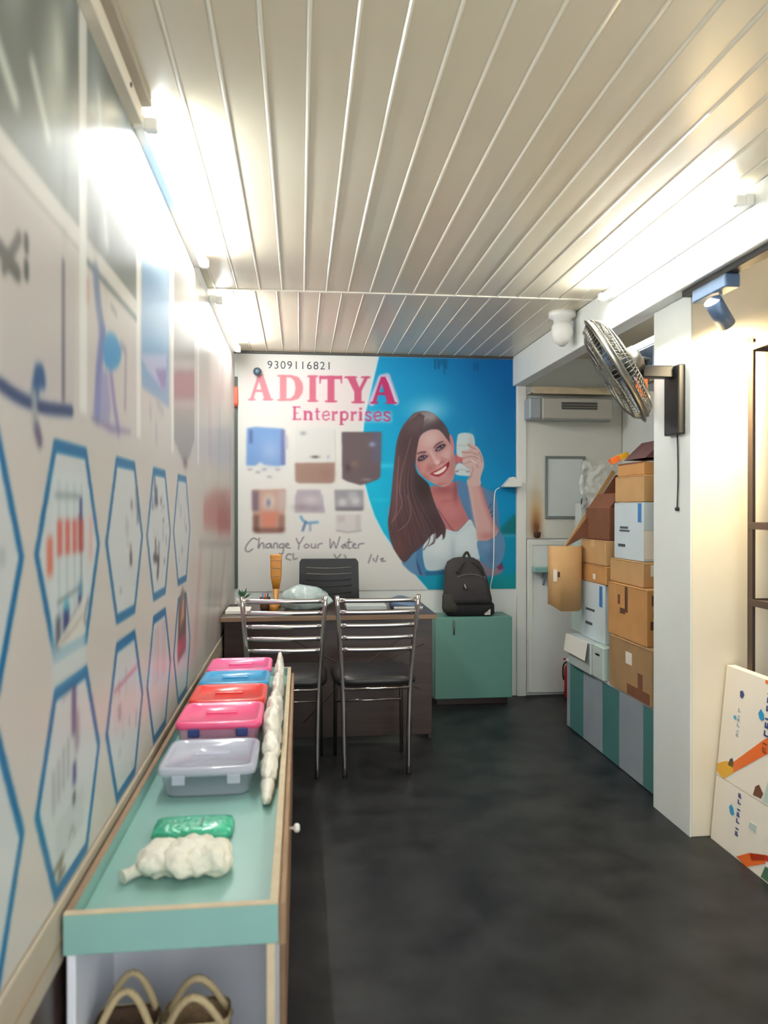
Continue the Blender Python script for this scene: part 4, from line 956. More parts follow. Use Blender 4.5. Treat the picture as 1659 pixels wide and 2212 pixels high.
fp = MB().loft([(GZ + .086, 1.182, yb - .06, .138, .038, 5), (GZ + .12, 1.180, yb - .066, .140, .046, 4.5), (GZ + .22, 1.170, yb - .062, .128, .040, 4), (GZ + .275, 1.164, yb - .05, .104, .030, 3.4), (GZ + .295, 1.162, yb - .045, .07, .02, 2.6)], 44).build('front_pocket', 'pack_fabric', bp)
MB().tube([(1.044 + .24 * u, yb - .092 + .03 * abs(2 * u - 1) ** 2 * 1.2, GZ + .255 + .038 * math.sin(math.pi * u)) for u in np.linspace(0, 1, 14)], .003, 6).build('zipper', 'pack_grey', fp)
MB().prism([(1.108, yb - .113, GZ + .19), (1.15, yb - .113, GZ + .187), (1.118, yb - .111, GZ + .225)], (0, .014, 0)).build('patch', 'pack_dark', fp)
MB().cyl((1.120, yb - .116, GZ + .225), (1.130, yb - .117, GZ + .195), .0035, 8).build('zip_pull', 'logo_white', fp)
MB().tube([(1.075 + .17 * u, yb - .114, GZ + .105 - .004 * math.sin(math.pi * u)) for u in np.linspace(0, 1, 9)], .003, 6).build('pocket_seam', 'pack_dark', fp)
MB().loft([(GZ + .03, 1.035, yb - .055, .05, .04, 3), (GZ + .06, 1.032, yb - .058, .056, .045, 3), (GZ + .14, 1.030, yb - .05, .05, .042, 3), (GZ + .155, 1.030, yb - .045, .046, .036, 3)], 30).build('side_pocket', 'pack_olive', bp)
MB().tube(cmro([(1.012, yb - .04, GZ + .165), (.995, yb - .045, GZ + .16), (.985, yb - .05, GZ + .13), (.99, yb - .05, GZ + .06), (1.01, yb - .045, GZ + .02)], 4), .005, 8).build('side_strap', 'pack_olive', bp)
MB().tube(cmro([(1.13, yb - .01, GZ + .395), (1.148, yb - .012, GZ + .43), (1.162, yb - .012, GZ + .437), (1.172, yb - .01, GZ + .42), (1.182, yb - .01, GZ + .395)], 4), .007, 8, flat=(.006, .010)).build('grab_handle', 'pack_olive', bp)
MB().tube(cmro([(1.13, yb - .04, GZ + .375), (1.10, yb - .062, GZ + .34), (1.075, yb - .078, GZ + .30)], 4), .006, 8, flat=(.016, .004)).build('top_strap', 'pack_dark', bp)
MB().tube(cmro([(1.185, yb - .042, GZ + .375), (1.235, yb - .062, GZ + .335), (1.265, yb - .07, GZ + .29)], 4), .006, 8, flat=(.014, .004)).build('top_strap', 'pack_dark', bp)
MB().tube([(1.268, yb - .068, GZ + .275), (1.285, yb - .062, GZ + .25)], .005, 8).build('zip_tag', 'pack_grey', bp)
yl = yb - .100
lg = MB()
for k, (x, h0) in enumerate(((1.266, .016), (1.280, .026), (1.294, .038))):
    lg.prism([(x, yl, GZ + .012), (x + .011, yl, GZ + .010), (x + .011 + .004 - h0 * .25 + .006, yl, GZ + .012 + h0), (x - h0 * .25 + .004, yl, GZ + .010 + h0 * .8)], (0, .012, 0))
lg.build('three_bar_logo', 'logo_white', bp)['label'] = 'small pale three-bar triangle logo'

# ================================================================== BACK WALL, RIGHT OF THE POSTER
tr = struct(bx('trim_4', 'off_white', 1.555, 1.625, YB - .03, YB, 0, 2.24, None, .004))
Dr = Painter(1.62, 2.35, 1.10, 2.10, .01, (226, 224, 214))
Dr.spot(1.70, 1.30, .042, .13, (190, 136, 74), .9); Dr.spot(1.70, 1.22, .030, .07, (120, 66, 30), .9); Dr.spot(1.70, 1.46, .03, .12, (214, 196, 160), .5)
door = bpy.data.objects.new('door_1', None); COL.objects.link(door); door.location = (1.98, YB, 0); struct(door)
up = print_sheet('upper_panel', np.arange(1.625, 2.345, .012), np.arange(1.14, 2.10, .012), lambda U, V: np.stack([U - 1.98, np.full_like(U, -.0155), V], -1), lambda U, V: Dr.sample(U, V), print_mat('door_paint', .5))
up.parent = door
bx('upper_board', 'wall_white', 1.625, 2.345, YB - .015, YB, 1.14, 2.24, door, .002)
lo = bx('lower_panel', 'wall_white', 1.63, 2.34, YB - .03, YB, .02, 1.13, door, .006)
bx('raised_frame', 'off_white', 1.64, 2.33, YB - .036, YB - .03, 1.09, 1.125, lo, .002); bx('raised_frame', 'off_white', 1.64, 1.67, YB - .036, YB - .03, .03, 1.09, lo, .002)
mr = thing('wall_mirror', 'small grey-framed mirror hanging on the white door', 'mirror', (1.93, YB - .02, 1.26))
a = on_y(1178, 985, YB - .03); b = on_y(1265, 1120, YB - .03)
for q in ((a[0], b[0], a[1] - .018, a[1]), (a[0], b[0], b[1], b[1] + .018), (a[0], a[0] + .018, b[1] + .018, a[1] - .018), (b[0] - .018, b[0], b[1] + .018, a[1] - .018)):
    bx('frame_bar', 'mirror_frame', q[0], q[1], YB - .034, YB - .016, q[2], q[3], mr, .002)
bx('glass', 'mirror_pale_reflection', a[0] + .018, b[0] - .018, YB - .024, YB - .017, b[1] + .018, a[1] - .018, mr, 0)
ih = thing('incense_holder', 'small dark incense cup under the brown soot stain', 'holder', (1.70, YB - .04, 1.142))
MB().lathe([(.012, 1.142), (.022, 1.152), (.026, 1.185), (.022, 1.185), (.018, 1.155)], 18, None, (1.70, YB - .045, 0)).build('cup', 'soot', ih)
for k in (-1, 1): MB().cyl((1.70, YB - .045, 1.155), (1.70 + .012 * k, YB - .042, 1.24), .0018, 6).build('stick', 'ink_brown', ih)
# wall unit with dark slot
ac = thing('air_conditioner', 'beige wall-mounted cooling unit with a dark slot above the mirror', 'air conditioner', (1.94, YB - .02, 1.98))
a = on_y(1143, 858, 5.28); b = on_y(1318, 908, 5.28)
bx('body', 'ac_body', a[0] + .09, b[0] + .02, 5.27, YB - .016, b[1], a[1], ac, .012)
bx('end_panel', 'ac_blue', a[0], a[0] + .088, 5.272, YB - .016, b[1] + .003, a[1] - .003, ac, .010)
s0 = on_y(1213, 868, 5.27); s1 = on_y(1290, 885, 5.27)
sl = bx('slot', 'ac_slot', s0[0], s1[0], 5.262, 5.272, s1[1], s0[1], ac, .002)
for k in range(3): bx('louvre', 'ac_body', s0[0] + .005, s1[0] - .005, 5.259, 5.263, s1[1] + .012 + k * .018, s1[1] + .014 + k * .018, sl, 0)
bx('lower_lip', 'mirror_frame', a[0] + .10, b[0], 5.275, 5.30, b[1] - .012, b[1], ac, .003)
pe = thing('pelmet_board', 'beige board shelf above the cooling unit', 'shelf', (1.93, YB - .03, 2.17))
bx('board', 'beige_paint', 1.63, XR - .005, YB - .16, YB - .016, 2.175, 2.19, pe, .002); bx('front_lip', 'raw_edge', 1.63, XR - .005, YB - .166, YB - .16, 2.165, 2.215, pe, .002)
ts = thing('teal_shelf', 'small teal bracket shelf on the lower white door panel', 'shelf', (1.75, YB - .04, .86))
bx('board', 'teal', 1.66, 1.88, YB - .13, YB - .037, .90, .935, ts, .003)
MB().prism([(1.74, YB - .037, .90), (1.74, YB - .12, .90), (1.74, YB - .037, .80)], (.015, 0, 0)).build('bracket', 'slate_grey', ts)
cs = thing('corner_shelf', 'small white hood-shaped shelf on the blue poster edge', 'shelf', (1.50, YB - .03, 1.52))
MB().prism([(1.44, YB - .012, 1.515), (1.57, YB - .012, 1.515), (1.565, YB - .012, 1.545), (1.52, YB - .012, 1.58), (1.50, YB - .012, 1.58)], (0, -.085, 0)).build('hood', 'off_white', cs)
bx('lip', 'grey_card', 1.44, 1.57, YB - .10, YB - .012, 1.507, 1.515, cs, .002)
pts = [on_y(px, py, 5.30) for px, py in ((1086, 1040), (1075, 1062), (1071, 1100), (1071, 1160), (1069, 1235), (1063, 1275), (1066, 1310))]
pts3 = [(x, 5.35, z) for x, z in pts]; pts3[0] = (pts3[0][0], YB - .05, 1.506); pts3[1] = (pts3[1][0], 5.37, pts3[1][2]); pts3[-1] = (1.372, 5.36, GZ + .004)
tag(MB().tube(cmro(pts3, 6), .0035, 8).build('white_cable', 'off_white'), 'thin white cable hanging down the poster to the green cabinet', 'cable')
# corner strip with orange clip, hook knob
cr = thing('corner_strip', 'dark green vertical strip in the poster corner with orange clip', 'strip', (XL + .01, YB - .02, .8))
bx('strip', 'corner_green', XL + .002, XL + .026, YB - .022, YB - .008, .80, 2.27, cr, .003)
MB().loft([(2.06, XL + .012, YB - .03, .014, .012, 3), (2.09, XL + .012, YB - .03, .02, .016, 3), (2.18, XL + .012, YB - .03, .018, .015, 3), (2.20, XL + .012, YB - .03, .010, .01, 3)], 20).build('clip', 'clip_orange', cr)
kb = on_y(556, 803, YB - .03)
hk = thing('wall_hook', 'round dark blue knob hook over the first poster letter', 'hook', (kb[0], YB - .02, kb[1]))
MB().lathe([(.008, 0), (.008, .018), (.024, .024), (.028, .036), (.022, .046), (.008, .05)], 20, Matrix(((1, 0, 0), (0, 0, -1), (0, 1, 0))), (kb[0], YP - .001, kb[1])).build('knob', 'knob_blue', hk)
bx('rose', 'steel', kb[0] - .014, kb[0] + .014, YP - .004, YP - .0005, kb[1] - .014, kb[1] + .014, hk, .001)
# fire extinguisher
fx, fy = 1.925, 5.33
fe = thing('fire_extinguisher', 'small red fire extinguisher on the floor beside the striped bench', 'extinguisher', (fx, fy, 0))
MB().lathe([(.034, 0), (.042, .006), (.042, .20), (.036, .225), (.018, .24), (.016, .25)], 24, None, (fx, fy, 0)).build('cylinder', 'red_paint', fe)
MB().lathe([(.016, .25), (.016, .27), (.01, .275)], 16, None, (fx, fy, 0)).build('valve', 'black_metal', fe)
MB().box(fx - .05, fx + .01, fy - .007, fy + .007, .272, .282, .002).build('lever', 'red_paint', fe)
MB().tube(cmro([(fx - .012, fy, .26), (fx - .05, fy - .01, .24), (fx - .056, fy - .01, .18), (fx - .05, fy - .01, .13)], 4), .006, 8).build('hose', 'black_plastic', fe)
bx('band', 'off_white', fx - .02, fx + .02, fy - .0435, fy - .04, .10, .15, fe, .001)

# ================================================================== BENCH WITH STRIPED FRONT
BX, BY0, BY1, BZ = 1.655, 3.40, 4.64, .42
bn = thing('storage_bench', 'low bench with teal and grey striped front under the cartons', 'bench', (2.0, 4.0, 0))
bx('carcass', 'white_laminate', BX + .018, XR - .004, BY0, BY1, .0, BZ - .018, bn)
bx('bench_top', 'white_laminate', BX - .004, XR - .004, BY0, BY1 + .004, BZ - .018, BZ, bn)
ed = [4.64, 4.585, 4.36, 4.075, 3.85, 3.57, 3.40]
for k in range(6):
    bx('front_panel', ('slate_grey', 'teal_dark')[k % 2] if k else 'slate_grey', BX, BX + .017, ed[k + 1] + .0015, ed[k] - .0015, .004, BZ - .02, bn, .002)
# ------------------------------------------------------------------ cartons
def carton(label, x0, x1, y0, y1, z0, z1, m, tape=None, patch=None, group='cartons on the striped bench', marks=()):
    t = thing('carton', label, 'carton', ((x0 + x1) / 2, (y0 + y1) / 2, z0), group)
    e = .0008
    bx('body', m, x0, x1, y0, y1, z0 + e, z1 - e, t, .004)
    if tape:
        yc = (y0 + y1) / 2
        MB().box(x0 - .0012, x0 + .001, yc - .025, yc + .025, z1 - .08 if z1 - z0 > .15 else z1 - .04, z1 - .001, .0004).build('tape', tape, t)
        MB().box((x0 + x1) / 2 - .025, (x0 + x1) / 2 + .025, y0 - .0012, y0 + .001, z1 - .06, z1 - .001, .0004).build('tape', tape, t)
    # fold line where the lid flaps meet
    MB().box(x0 - .0008, x0 + .001, y0 + .004, y1 - .004, z1 - .006, z1 - .004, 0).build('flap_edge', 'dark_card' if 'card' in m and m not in ('white_card', 'grey_card', 'mint_card') else 'grey_card', t)
    for (face, u0, u1, v0, v1, pm, nm) in marks:
        if face == 'x': MB().box(x0 - .0015, x0 + .001, y0 + (y1 - y0) * u0, y0 + (y1 - y0) * u1, z0 + (z1 - z0) * v0, z0 + (z1 - z0) * v1, .0003).build(nm, pm, t)
        else: MB().box(x0 + (x1 - x0) * u0, x0 + (x1 - x0) * u1, y0 - .0015, y0 + .001, z0 + (z1 - z0) * v0, z0 + (z1 - z0) * v1, .0003).build(nm, pm, t)
    return t
XW = 2.30
carton('worn brown carton at the bottom of the stack beside the pier, with small label', 1.63, XW, 3.42, 3.92, BZ, .69, 'brown_card', None, None, marks=[('x', .44, .58, .58, .80, 'label_paper', 'label'), ('x', .05, .55, .03, .22, 'dark_card', 'scuff'), ('x', .2, .3, .22, .5, 'dark_card', 'scuff')])
carton('orange-brown carton with dark tape marks above the worn brown carton', 1.64, XW, 3.50, 3.96, .69, .965, 'orange_card', None, None, marks=[('x', .46, .53, .50, .97, 'ink_brown', 'tape_mark'), ('x', .53, .66, .46, .56, 'ink_brown', 'tape_mark'), ('x', .66, .72, .62, .8, 'dark_card', 'tape_mark'), ('y', .04, .10, .72, .9, 'ink_brown', 'tape_mark'), ('y', .03, .10, .30, .45, 'ink_brown', 'tape_mark'), ('y', .05, .09, .52, .62, 'ink_brown', 'tape_mark')])
carton('flat tan carton with a white address label, fourth from the bench', 1.66, XW, 3.58, 3.98, .965, 1.09, 'tan_card', None, None, marks=[('y', .06, .20, .45, .9, 'label_paper', 'label')])
carton('tall white carton with blue bar in the stack beside the pier', 1.67, XW, 3.60, 3.95, 1.09, 1.385, 'white_card', None, None, marks=[('x', .06, .17, .66, .98, 'ink_blue', 'blue_bar'), ('x', .5, .78, .54, .58, 'ink_dark', 'printed_line'), ('x', .45, .8, .49, .52, 'ink_dark', 'printed_line'), ('x', .6, .85, .22, .27, 'ink_dark', 'printed_line'), ('y', .0, .22, .05, .52, 'label_paper', 'pale_panel'), ('y', .0, .3, .52, .535, 'grey_card', 'seam')])
carton('tan carton resting on the tall white carton by the pier', 1.67, XW, 3.60, 3.94, 1.385, 1.52, 'tan_card', None, None, marks=[('y', .16, .2, .3, .55, 'ink_brown', 'stamp')])
oc_ = carton('shallow open brown carton on top of the stack beside the pier', 1.68, XW, 3.62, 3.93, 1.52, 1.585, 'orange_card')
MB().prism([(1.68, 3.62, 1.584), (1.68, 3.93, 1.584), (1.80, 3.93, 1.60), (1.80, 3.62, 1.60)], (0, 0, .004)).build('flap', 'dark_card', oc_)
tag(MB().prism([(1.70, 3.64, 1.606), (1.80, 3.64, 1.70), (2.28, 3.64, 1.75), (2.28, 3.64, 1.606)], (0, .26, 0)).build('folded_sheet', 'maroon_sheet'), 'dark maroon folded sheet on the topmost carton beside the pier', 'sheet')
tp = thing('snack_packet', 'orange and yellow packet poking out of the topmost carton', 'packet', (1.68, 3.96, 1.58))
a = Vector((1.655, 3.935, 1.588)); d = Vector((.095, 0, .045)); n = Vector((-.02, 0, .04))
MB().prism([a, a + d * .5, a + d * .5 + n * .7, a + n * .7], (0, .03, 0)).build('tip', 'orange_film', tp)
MB().prism([a + d * .5, a + d, a + d + n * .6, a + d * .5 + n * .7], (0, .03, 0)).build('wrapper', 'yellow_film', tp)
# second column
carton('mint green printed carton on the bench by the worn brown carton', 1.625, XW, 3.99, 4.14, BZ, .60, 'mint_card', None, None, marks=[('x', .2, .8, .1, .85, 'grey_card', 'print_block'), ('x', .3, .7, .7, .76, 'ink_dark', 'printed_line')])
b5 = carton('white carton with a paper sheet on the door end of the bench', 1.615, XW, 4.15, 4.50, BZ, .60, 'grey_card')
MB().prism([(1.600, 4.16, .60), (1.600, 4.50, .60), (1.585, 4.50, .50), (1.585, 4.16, .50), (1.588, 4.16, .50), (1.588, 4.50, .50)][:4], (.003, 0, 0)).build('paper_sheet', 'paper', b5)
carton('tall white carton with blue bar in the stack by the white door', 1.665, XW, 4.07, 4.42, .60, .93, 'white_card', None, None, marks=[('x', .08, .20, .62, .97, 'ink_blue', 'blue_bar'), ('x', .4, .78, .50, .54, 'ink_dark', 'printed_line'), ('x', .5, .8, .25, .3, 'ink_dark', 'printed_line')])
carton('flat tan carton on the tall white carton of the stack by the white door', 1.665, XW, 4.05, 4.42, .93, 1.035, 'orange_card', None, None, marks=[('x', .4, .5, .2, .5, 'label_paper', 'label')])
carton('small tan carton under the open brown carton of the stack by the white door', 1.665, XW, 4.06, 4.42, 1.035, 1.175, 'tan_card', 'card_tape')
ob = thing('carton', 'open dark brown carton with long raised flaps on the stack by the white door', 'carton', (1.98, 4.24, 1.175), 'cartons on the striped bench')
bx('body', 'dark_card', 1.69, XW, 4.07, 4.41, 1.176, 1.36, ob, .004)
MB().prism([(1.56, 4.425, 1.125), (1.575, 4.425, 1.115), (1.77, 4.425, 1.41), (1.88, 4.425, 1.57), (1.86, 4.425, 1.585)], (0, .008, 0)).build('raised_flap', 'tan_card', ob)
MB().prism([(1.56, 4.385, 1.13), (1.66, 4.385, 1.18), (1.86, 4.385, 1.20), (1.90, 4.385, 1.56), (1.86, 4.385, 1.55), (1.76, 4.385, 1.40)], (0, .008, 0)).build('raised_flap', 'dark_card', ob)
MB().prism([(1.70, 4.08, 1.36), (1.70, 4.40, 1.36), (1.76, 4.40, 1.44), (1.76, 4.08, 1.44)], (.006, 0, 0)).build('raised_flap', 'dark_card', ob)
# curved cardboard sheet sticking out into the aisle
cv = thing('bent_cardboard', 'large bent sheet of tan cardboard sticking out over the aisle', 'cardboard', (1.56, 4.38, .75))
cx_, cy_ = 1.565, 4.40
arc = []
for u in np.linspace(0, 1, 18):
    a = math.pi * (1.30 - 1.55 * u); arc.append((cx_ + .098 * math.cos(a) * 1.0, cy_ - .055 - .05 * math.sin(a) * 1.2))
arc = [(1.462, 4.42), (1.462, 4.385), (1.470, 4.36), (1.49, 4.342), (1.52, 4.333), (1.56, 4.330), (1.60, 4.334), (1.635, 4.35), (1.65, 4.375), (1.654, 4.41)]
arc = cmro(arc, 4)
vs_, fs_ = [], []; n_ = len(arc)
for (x, y) in arc:
    dz = .035 * max(0, (abs(x - 1.56) - .05) / .05) if x < 1.56 else .02 * max(0, (abs(x - 1.56) - .06) / .04)
    for (s, z) in ((0, 1.135), (0, .755 + dz), (.006, .755 + dz), (.006, 1.135)): vs_.append((x, y + s, z))
for i in range(n_ - 1):
    for k in range(4): l = (k + 1) % 4; fs_.append((i * 4 + k, i * 4 + l, (i + 1) * 4 + l, (i + 1) * 4 + k))
fs_.append((0, 1, 2, 3)); fs_.append(tuple((n_ - 1) * 4 + k for k in (3, 2, 1, 0)))
MB().add(vs_, fs_, True).build('sheet', 'tan_card', cv)
bx('sticker', 'label_paper', 1.467, 1.489, 4.338, 4.341, .93, 1.0, cv, .0005); bx('hand_hole', 'ink_brown', 1.492, 1.504, 4.333, 4.3345 + .004, .955, .985, cv, .0005)
bx('back_flap', 'brown_card', 1.47, 1.66, 4.425, 4.431, .80, 1.05, cv, .001)
# plastic film and grey box on the stack by the white door
bf = thing('bubble_film', 'clear crinkled plastic film rising from the carton stack by the white door', 'plastic film', (1.72, 4.46, 1.4))
pts = [(1.62, 4.44, 1.40), (1.615, 4.45, 1.62), (1.70, 4.46, 1.645), (1.80, 4.45, 1.64), (1.86, 4.44, 1.56), (1.80, 4.44, 1.45), (1.70, 4.43, 1.38)]
nn = 26; vs_ = []; fs_ = []
for j in range(nn):
    for i in range(nn):
        u, v = i / (nn - 1), j / (nn - 1)
        x = 1.675 + .22 * u + .01 * math.sin(9 * v); z = 1.36 + (.27 + .015 * math.sin(13 * u)) * v
        vs_.append((x, 4.455 + .018 * mnoise.noise(Vector((u * 7, v * 7, 1))) + .01 * mnoise.noise(Vector((u * 18, v * 18, 4))), z))
for j in range(nn - 1):
    for i in range(nn - 1): a = j * nn + i; fs_.append((a, a + 1, a + 1 + nn, a + nn))
MB().add(vs_, fs_, True).build('film', 'bubble_film', bf)
MB().blob((1.705, 4.475, 1.40), (.022, .02, .028), 3, .3, 20, 3).build('dark_tag', 'black_plastic', bf)
gb = thing('grey_box', 'small pale grey box with brown stamp beside the raised flaps', 'box', (1.67, 4.52, 1.20))
bx('body', 'grey_card', 1.685, 1.81, 4.49, 4.58, 1.20, 1.385, gb, .003); bx('stamp', 'brown_edge', 1.72, 1.75, 4.4885, 4.4905, 1.29, 1.32, gb, .0003); bx('stamp', 'brown_edge', 1.72, 1.745, 4.4885, 4.4905, 1.335, 1.35, gb, .0003)
carton('plain pale carton behind the curved cardboard at the door end of the bench', 1.68, XW, 4.44, 4.63, .602, 1.20, 'mint_card')

# ================================================================== WALL FAN ON THE PIER
fn = thing('wall_fan', 'steel cage wall fan on a black bracket fixed to the pier', 'fan', (1.6, 3.12, 1.66))
bx('wall_plate', 'black_metal', 1.565, 1.60, 3.045, 3.175, 1.665, 1.955, fn, .004)
bx('bracket_arm', 'black_metal', 1.43, 1.565, 3.085, 3.14, 1.905, 1.955, fn, .004)
C = Vector((1.335, 3.13, 1.94)); nrm = Vector((-.80, .365, -.50)).normalized()
u_ = nrm.cross(Vector((0, 1, 0))).normalized(); v_ = nrm.cross(u_).normalized()
MX = Matrix((u_, v_, nrm)).transposed()
def loc3(r, a, h): return C + u_ * (r * math.cos(a)) + v_ * (r * math.sin(a)) + nrm * h
MB().tube([C - nrm * .09, C - nrm * .10 + Vector((.04, 0, -.01)), Vector((1.43, 3.112, 1.93))], .014, 10).build('tilt_joint', 'black_metal', fn)
MB().lathe([(.03, -.11), (.055, -.10), (.06, -.05), (.05, -.03)], 24, MX, C).build('motor_housing', 'steel', fn)
for nm, hs in (('front_cage', 1), ('rear_cage', -1)):
    g = MB(); R0 = .235
    for r, h in ((R0, .012 * hs), (.21, .04 * hs), (.175, .055 * hs), (.13, .063 * hs), (.08, .067 * hs)):
        g.tube([loc3(r, 2 * math.pi * k / 32, h) for k in range(32)], .0035 if r > .2 else .0022, 6, closed=True)
    for k in range(72):
        a = 2 * math.pi * k / 72
        g.tube([loc3(.03, a, .068 * hs), loc3(.10, a, .066 * hs), loc3(.17, a, .056 * hs), loc3(.215, a, .036 * hs), loc3(R0, a, .008 * hs)], .0017, 4)
    g.build(nm, 'steel', fn)
MB().tube([loc3(.236, 2 * math.pi * k / 40, 0) for k in range(40)], .006, 8, closed=True, flat=(.004, .02)).build('cage_rim', 'steel', fn)
MB().lathe([(.03, .055), (.032, .062), (.02, .068)], 20, MX, C).build('badge', 'ac_blue', fn)
MB().lathe([(.035, -.025), (.035, .02), (.02, .03)], 20, MX, C).build('hub', 'black_plastic', fn)
for k in range(3):
    a0 = 2 * math.pi * k / 3; vs_ = []; fs_ = []
    for i in range(6):
        t = i / 5; r = .035 + .17 * t; wd = .25 + .35 * math.sin(math.pi * min(1, t * .9 + .1)) 
        for s in (-1, 0, 1): vs_.append(loc3(r, a0 + s * wd * (1 - .2 * t), s * .014))
    for i in range(5):
        for s in range(2): a = i * 3 + s; fs_.append((a, a + 1, a + 4, a + 3))
    MB().add(vs_, fs_, True).build('blade', 'slate_plastic', fn)
tag(MB().tube(cmro([(1.588, 3.10, 1.664), (1.589, 3.095, 1.50), (1.588, 3.10, 1.36)], 6), .003, 6).lathe([(.003, 0), (.010, .004), (.010, .014), (.004, .018)], 10, None, (1.588, 3.10, 1.342)).build('pull_cord', 'black_metal'), 'thin pull cord with a black bead hanging down the pier', 'cord')
# orange packet hanging behind the fan, on a hook
hp = thing('hanging_packet', 'orange and yellow packet hanging beside the black fan bracket', 'packet', (1.56, 3.37, 1.75))
MB().box(1.52, 1.575, 3.345, 3.36, 1.86, 1.98, .004).build('upper_film', 'orange_film', hp); MB().box(1.52, 1.55, 3.345, 3.358, 1.77, 1.86, .004).build('lower_film', 'yellow_film', hp)
MB().tube([(1.59, 3.352, 1.985), (1.548, 3.352, 1.985)], .003, 6).build('hook', 'steel', hp)
MB().box(1.575, 1.605, 3.335, 3.365, 1.93, 1.99, .003).build('peg', 'steel', hp)
# ================================================================== CEILING BULB, TRACK SPOT, TRUNKING, DARK CUPBOARD
lb = thing('ceiling_bulb', 'white bulb in a round holder hanging from the ceiling by the beam', 'lamp', (1.455, 4.16, 2.25))
MB().lathe([(.075, ZC), (.075, ZC - .03), (.05, ZC - .04), (.045, ZC - .06)], 26, None, (1.455, 4.16, 0)).build('holder', 'off_white', lb)
MB().lathe([(.044, ZC - .058), (.058, ZC - .08), (.06, ZC - .12), (.045, ZC - .165), (.015, ZC - .19)], 26, None, (1.455, 4.16, 0)).build('bulb', 'off_white', lb)
tk = thing('track_spotlight', 'dark spotlight head on a rail under the white beam', 'spotlight', (1.575, 2.75, 2.2))
bx('rail', 'black_metal', 1.55, 1.60, 1.6, 2.99, 2.215, 2.239, tk, .002)
bx('adapter', 'slate_plastic', 1.545, 1.605, 2.66, 2.90, 2.165, 2.215, tk, .004)
MB().cyl((1.585, 2.76, 2.12), (1.585, 2.76, 2.166), .007, 10).build('stem', 'off_white', tk)
hd0, hd1 = Vector((1.545, 2.745, 2.135)), Vector((1.625, 2.785, 2.055))
MB().cyl(hd0, hd1, .033, 20).build('head', 'slate_plastic', tk)
MB().cyl(hd1 - (hd1 - hd0) * .04, hd1 + (hd1 - hd0) * .01, .026, 20).build('lens', 'lamp_glow', tk)
sp = bpy.data.lights.new('spot_beam', 'SPOT'); sp.energy = SPOT_WATTS; sp.color = (1.0, .80, .50); sp.spot_size = math.radians(150); sp.spot_blend = 1.0; sp.shadow_soft_size = .03
so = bpy.data.objects.new('spot_beam', sp); COL.objects.link(so); so.location = hd1 + (hd1 - hd0).normalized() * .03
so.rotation_euler = (Vector((1.86, 3.0, 1.65)) - so.location).to_track_quat('-Z', 'Y').to_euler()
cd = thing('cable_trunking', 'beige plastic cable trunking under the ceiling along the banner wall', 'trunking', (XL, 1.0, 2.36))
bx('channel', 'wall_cream', XL, XL + .035, YF, 2.13, 2.385, 2.43, cd, .003); bx('cover', 'beige_paint', XL, XL + .06, YF, 2.13, 2.43, ZC, cd, .003)
MB().cyl((XL + .03, 1.98, 2.41), (XL + .038, 1.98, 2.41), .006, 10).build('screw', 'black_metal', cd)
dc = thing('wall_cupboard', 'dark blue steel cupboard under the beam above the cartons', 'cupboard', (2.05, 3.75, 2.02))
bx('body', 'navy_steel', 1.80, XR - .004, 3.45, 4.06, 2.0, 2.20, dc, .006)
bx('door', 'navy_steel', 1.785, 1.80, 3.46, 3.735, 2.04, 2.19, dc, .003); bx('door', 'navy_steel', 1.785, 1.80, 3.74, 4.01, 2.04, 2.19, dc, .003)
rt = thing('tube_light', 'short lit LED tube on the dark blue cupboard top', 'light', (1.81, 3.76, 2.2), 'tube lights')
bx('housing', 'off_white', 1.80, 1.83, 3.47, 4.05, 2.201, 2.222, rt, .003)
MB().cyl((1.80, 3.49, 2.225), (1.80, 4.03, 2.225), .0115, 12).build('tube', 'strip_glow', rt)

# ================================================================== IRON RACK and PRINTED CARTONS, right
rk = thing('iron_rack', 'dark brown slotted iron rack in the warm-lit alcove', 'rack', (1.95, 2.5, 0))
for (x, y) in ((1.785, 2.90), (1.785, 2.0), (2.16, 2.90), (2.16, 2.0)):
    MB().box(x - .002, x + .03, y, y + .003, 0, 2.035).box(x - .002, x + .001, y - .03, y + .003, 0, 2.035).build('post', 'rack_iron', rk)
for z in (.20, .62, .989, 1.294, 2.005):
    s = bx('shelf_board', 'rack_iron', 1.787, 2.188, 1.975, 2.90, z - .006, z - .002, rk, .001)
    bx('shelf_lip', 'rack_iron', 1.782, 1.786, 1.975, 2.90, z - .024, z + .004, s, .001)
    bx('shelf_lip', 'rack_iron', 1.787, 2.188, 2.896, 2.90, z - .024, z + .004, s, .001)
def printed(label, x0, y0, y1, z0, z1, dx, flavour):
    t = thing('printed_carton', label, 'carton', (x0 + .05, (y0 + y1) / 2, z0), 'printed white cartons')
    # front face leans away from the aisle by dx
    def P(y, v, o=0): return (x0 + dx * v - o, y, z0 + (z1 - z0) * v)
    d = .035 if flavour == 0 else .075
    MB().prism([(x0, y0, z0 + .001), (x0 + dx, y0, z1 - .001), (x0 + dx + d, y0, z1 - .001), (x0 + d, y0, z0 + .001)], (0, y1 - y0, 0)).build('body', 'label_paper', t)
    def decal(nm, m, pts, o=.0012): MB().prism([P(y, v, 0) for y, v in pts], (-o, 0, 0)).build(nm, m, t)
    return t, decal, P
t, decal, P = printed('white printed carton with a broad orange ribbon, leaning in the alcove', 1.70, 2.36, 2.985, .262, .71, .045, 0)
decal('yellow_ribbon', 'yellow_film', [(2.985, .10), (2.985, .03), (2.93, 0.0), (2.87, .10), (2.87, .20), (2.93, .16)])
decal('orange_ribbon', 'orange_film', [(2.87, .20), (2.87, .10), (2.70, .36), (2.55, .58), (2.55, .72), (2.70, .50)])
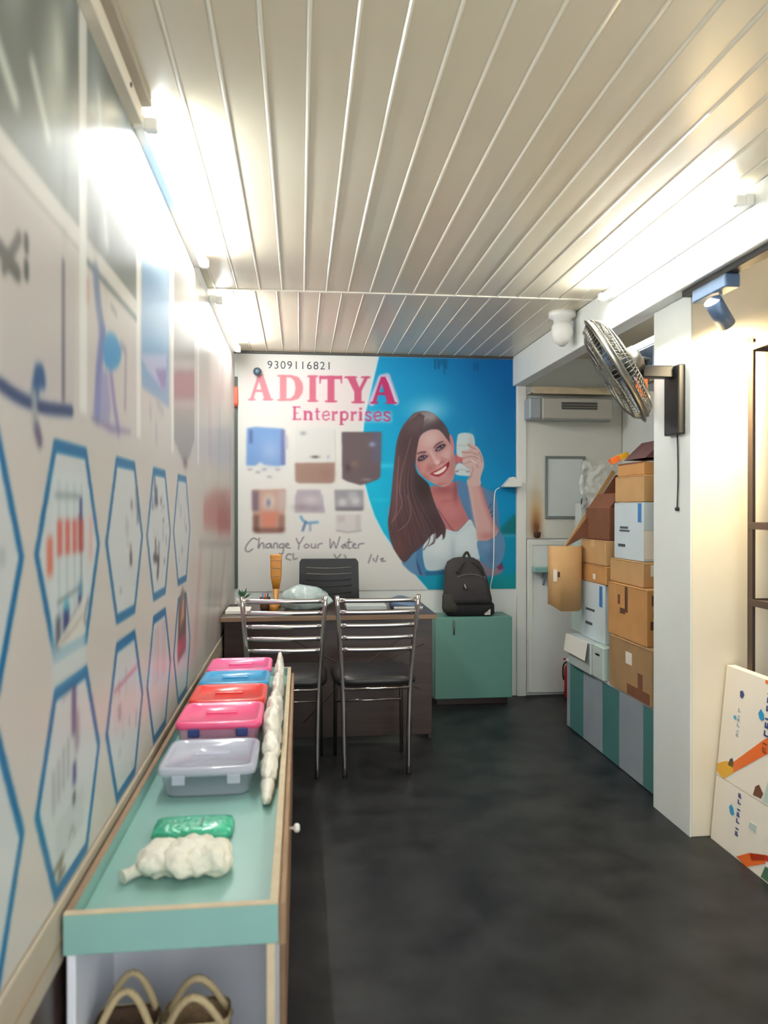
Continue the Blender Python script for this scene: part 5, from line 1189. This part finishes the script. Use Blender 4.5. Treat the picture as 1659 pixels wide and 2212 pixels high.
def letters(decal, y, v, n, h, m, dirv=1, w=.012):
    rr = random.Random(int(y * 1000))
    for k in range(n):
        v0 = v + k * h * 1.25
        kind = k % 3
        decal('glyph', m, [(y, v0), (y, v0 + h * .28), (y - w * 2.2, v0 + h * .28), (y - w * 2.2, v0)])
        if kind != 1: decal('glyph', m, [(y, v0 + h * .28), (y, v0 + h * .85), (y - w * .7, v0 + h * .85), (y - w * .7, v0 + h * .28)])
        if kind == 0: decal('glyph', m, [(y - w * 1.1, v0 + h * .28), (y - w * 1.1, v0 + h * .85), (y - w * 1.7, v0 + h * .85), (y - w * 1.7, v0 + h * .28)])
letters(decal, 2.70, .40, 8, .055, 'navy_plastic'); letters(decal, 2.875, .42, 6, .035, 'slate_grey', 1, .007)
decal('drop_logo', 'blue_plastic', [(2.745, .70), (2.735, .66), (2.72, .65), (2.705, .67), (2.71, .71), (2.73, .745)])
decal('drop_logo', 'blue_plastic', [(2.905, .58), (2.90, .56), (2.89, .555), (2.88, .57), (2.89, .595)])
decal('crest', 'navy_plastic', [(2.875, .82), (2.872, .77), (2.855, .76), (2.845, .80), (2.858, .83)])
decal('badge', 'ink_dark', [(2.91, .14), (2.90, .20), (2.885, .22), (2.87, .18), (2.875, .14)]); decal('badge', 'dark_card', [(2.73, .02), (2.72, .10), (2.70, .13), (2.67, .08), (2.68, .03)])
decal('picture', 'mint_card', [(2.67, .02), (2.64, .26), (2.52, .30), (2.50, .02)])
decal('top_stripe', 'orange_film', [(2.72, .995), (2.72, .965), (2.50, .965), (2.50, .995)])
t, decal, P = printed('white printed carton on the floor under the leaning one', 1.675, 2.36, 2.985, 0, .26, .024, 1)
letters(decal, 2.82, .32, 7, .075, 'navy_plastic', 1, .009)
decal('drop_logo', 'blue_plastic', [(2.875, .66), (2.865, .58), (2.85, .56), (2.835, .60), (2.845, .68), (2.86, .72)])
decal('orange_ribbon', 'orange_film', [(2.80, .03), (2.73, .0), (2.62, .24), (2.62, .36), (2.72, .22)]); decal('red_ribbon', 'red_plastic', [(2.72, .22), (2.62, .36), (2.50, .44), (2.50, .36), (2.62, .28), (2.70, .14)])
decal('picture', 'leaf', [(2.64, .02), (2.62, .20), (2.54, .26), (2.50, .02)]); decal('picture', 'mint_card', [(2.74, .56), (2.73, .66), (2.69, .66), (2.69, .54)])
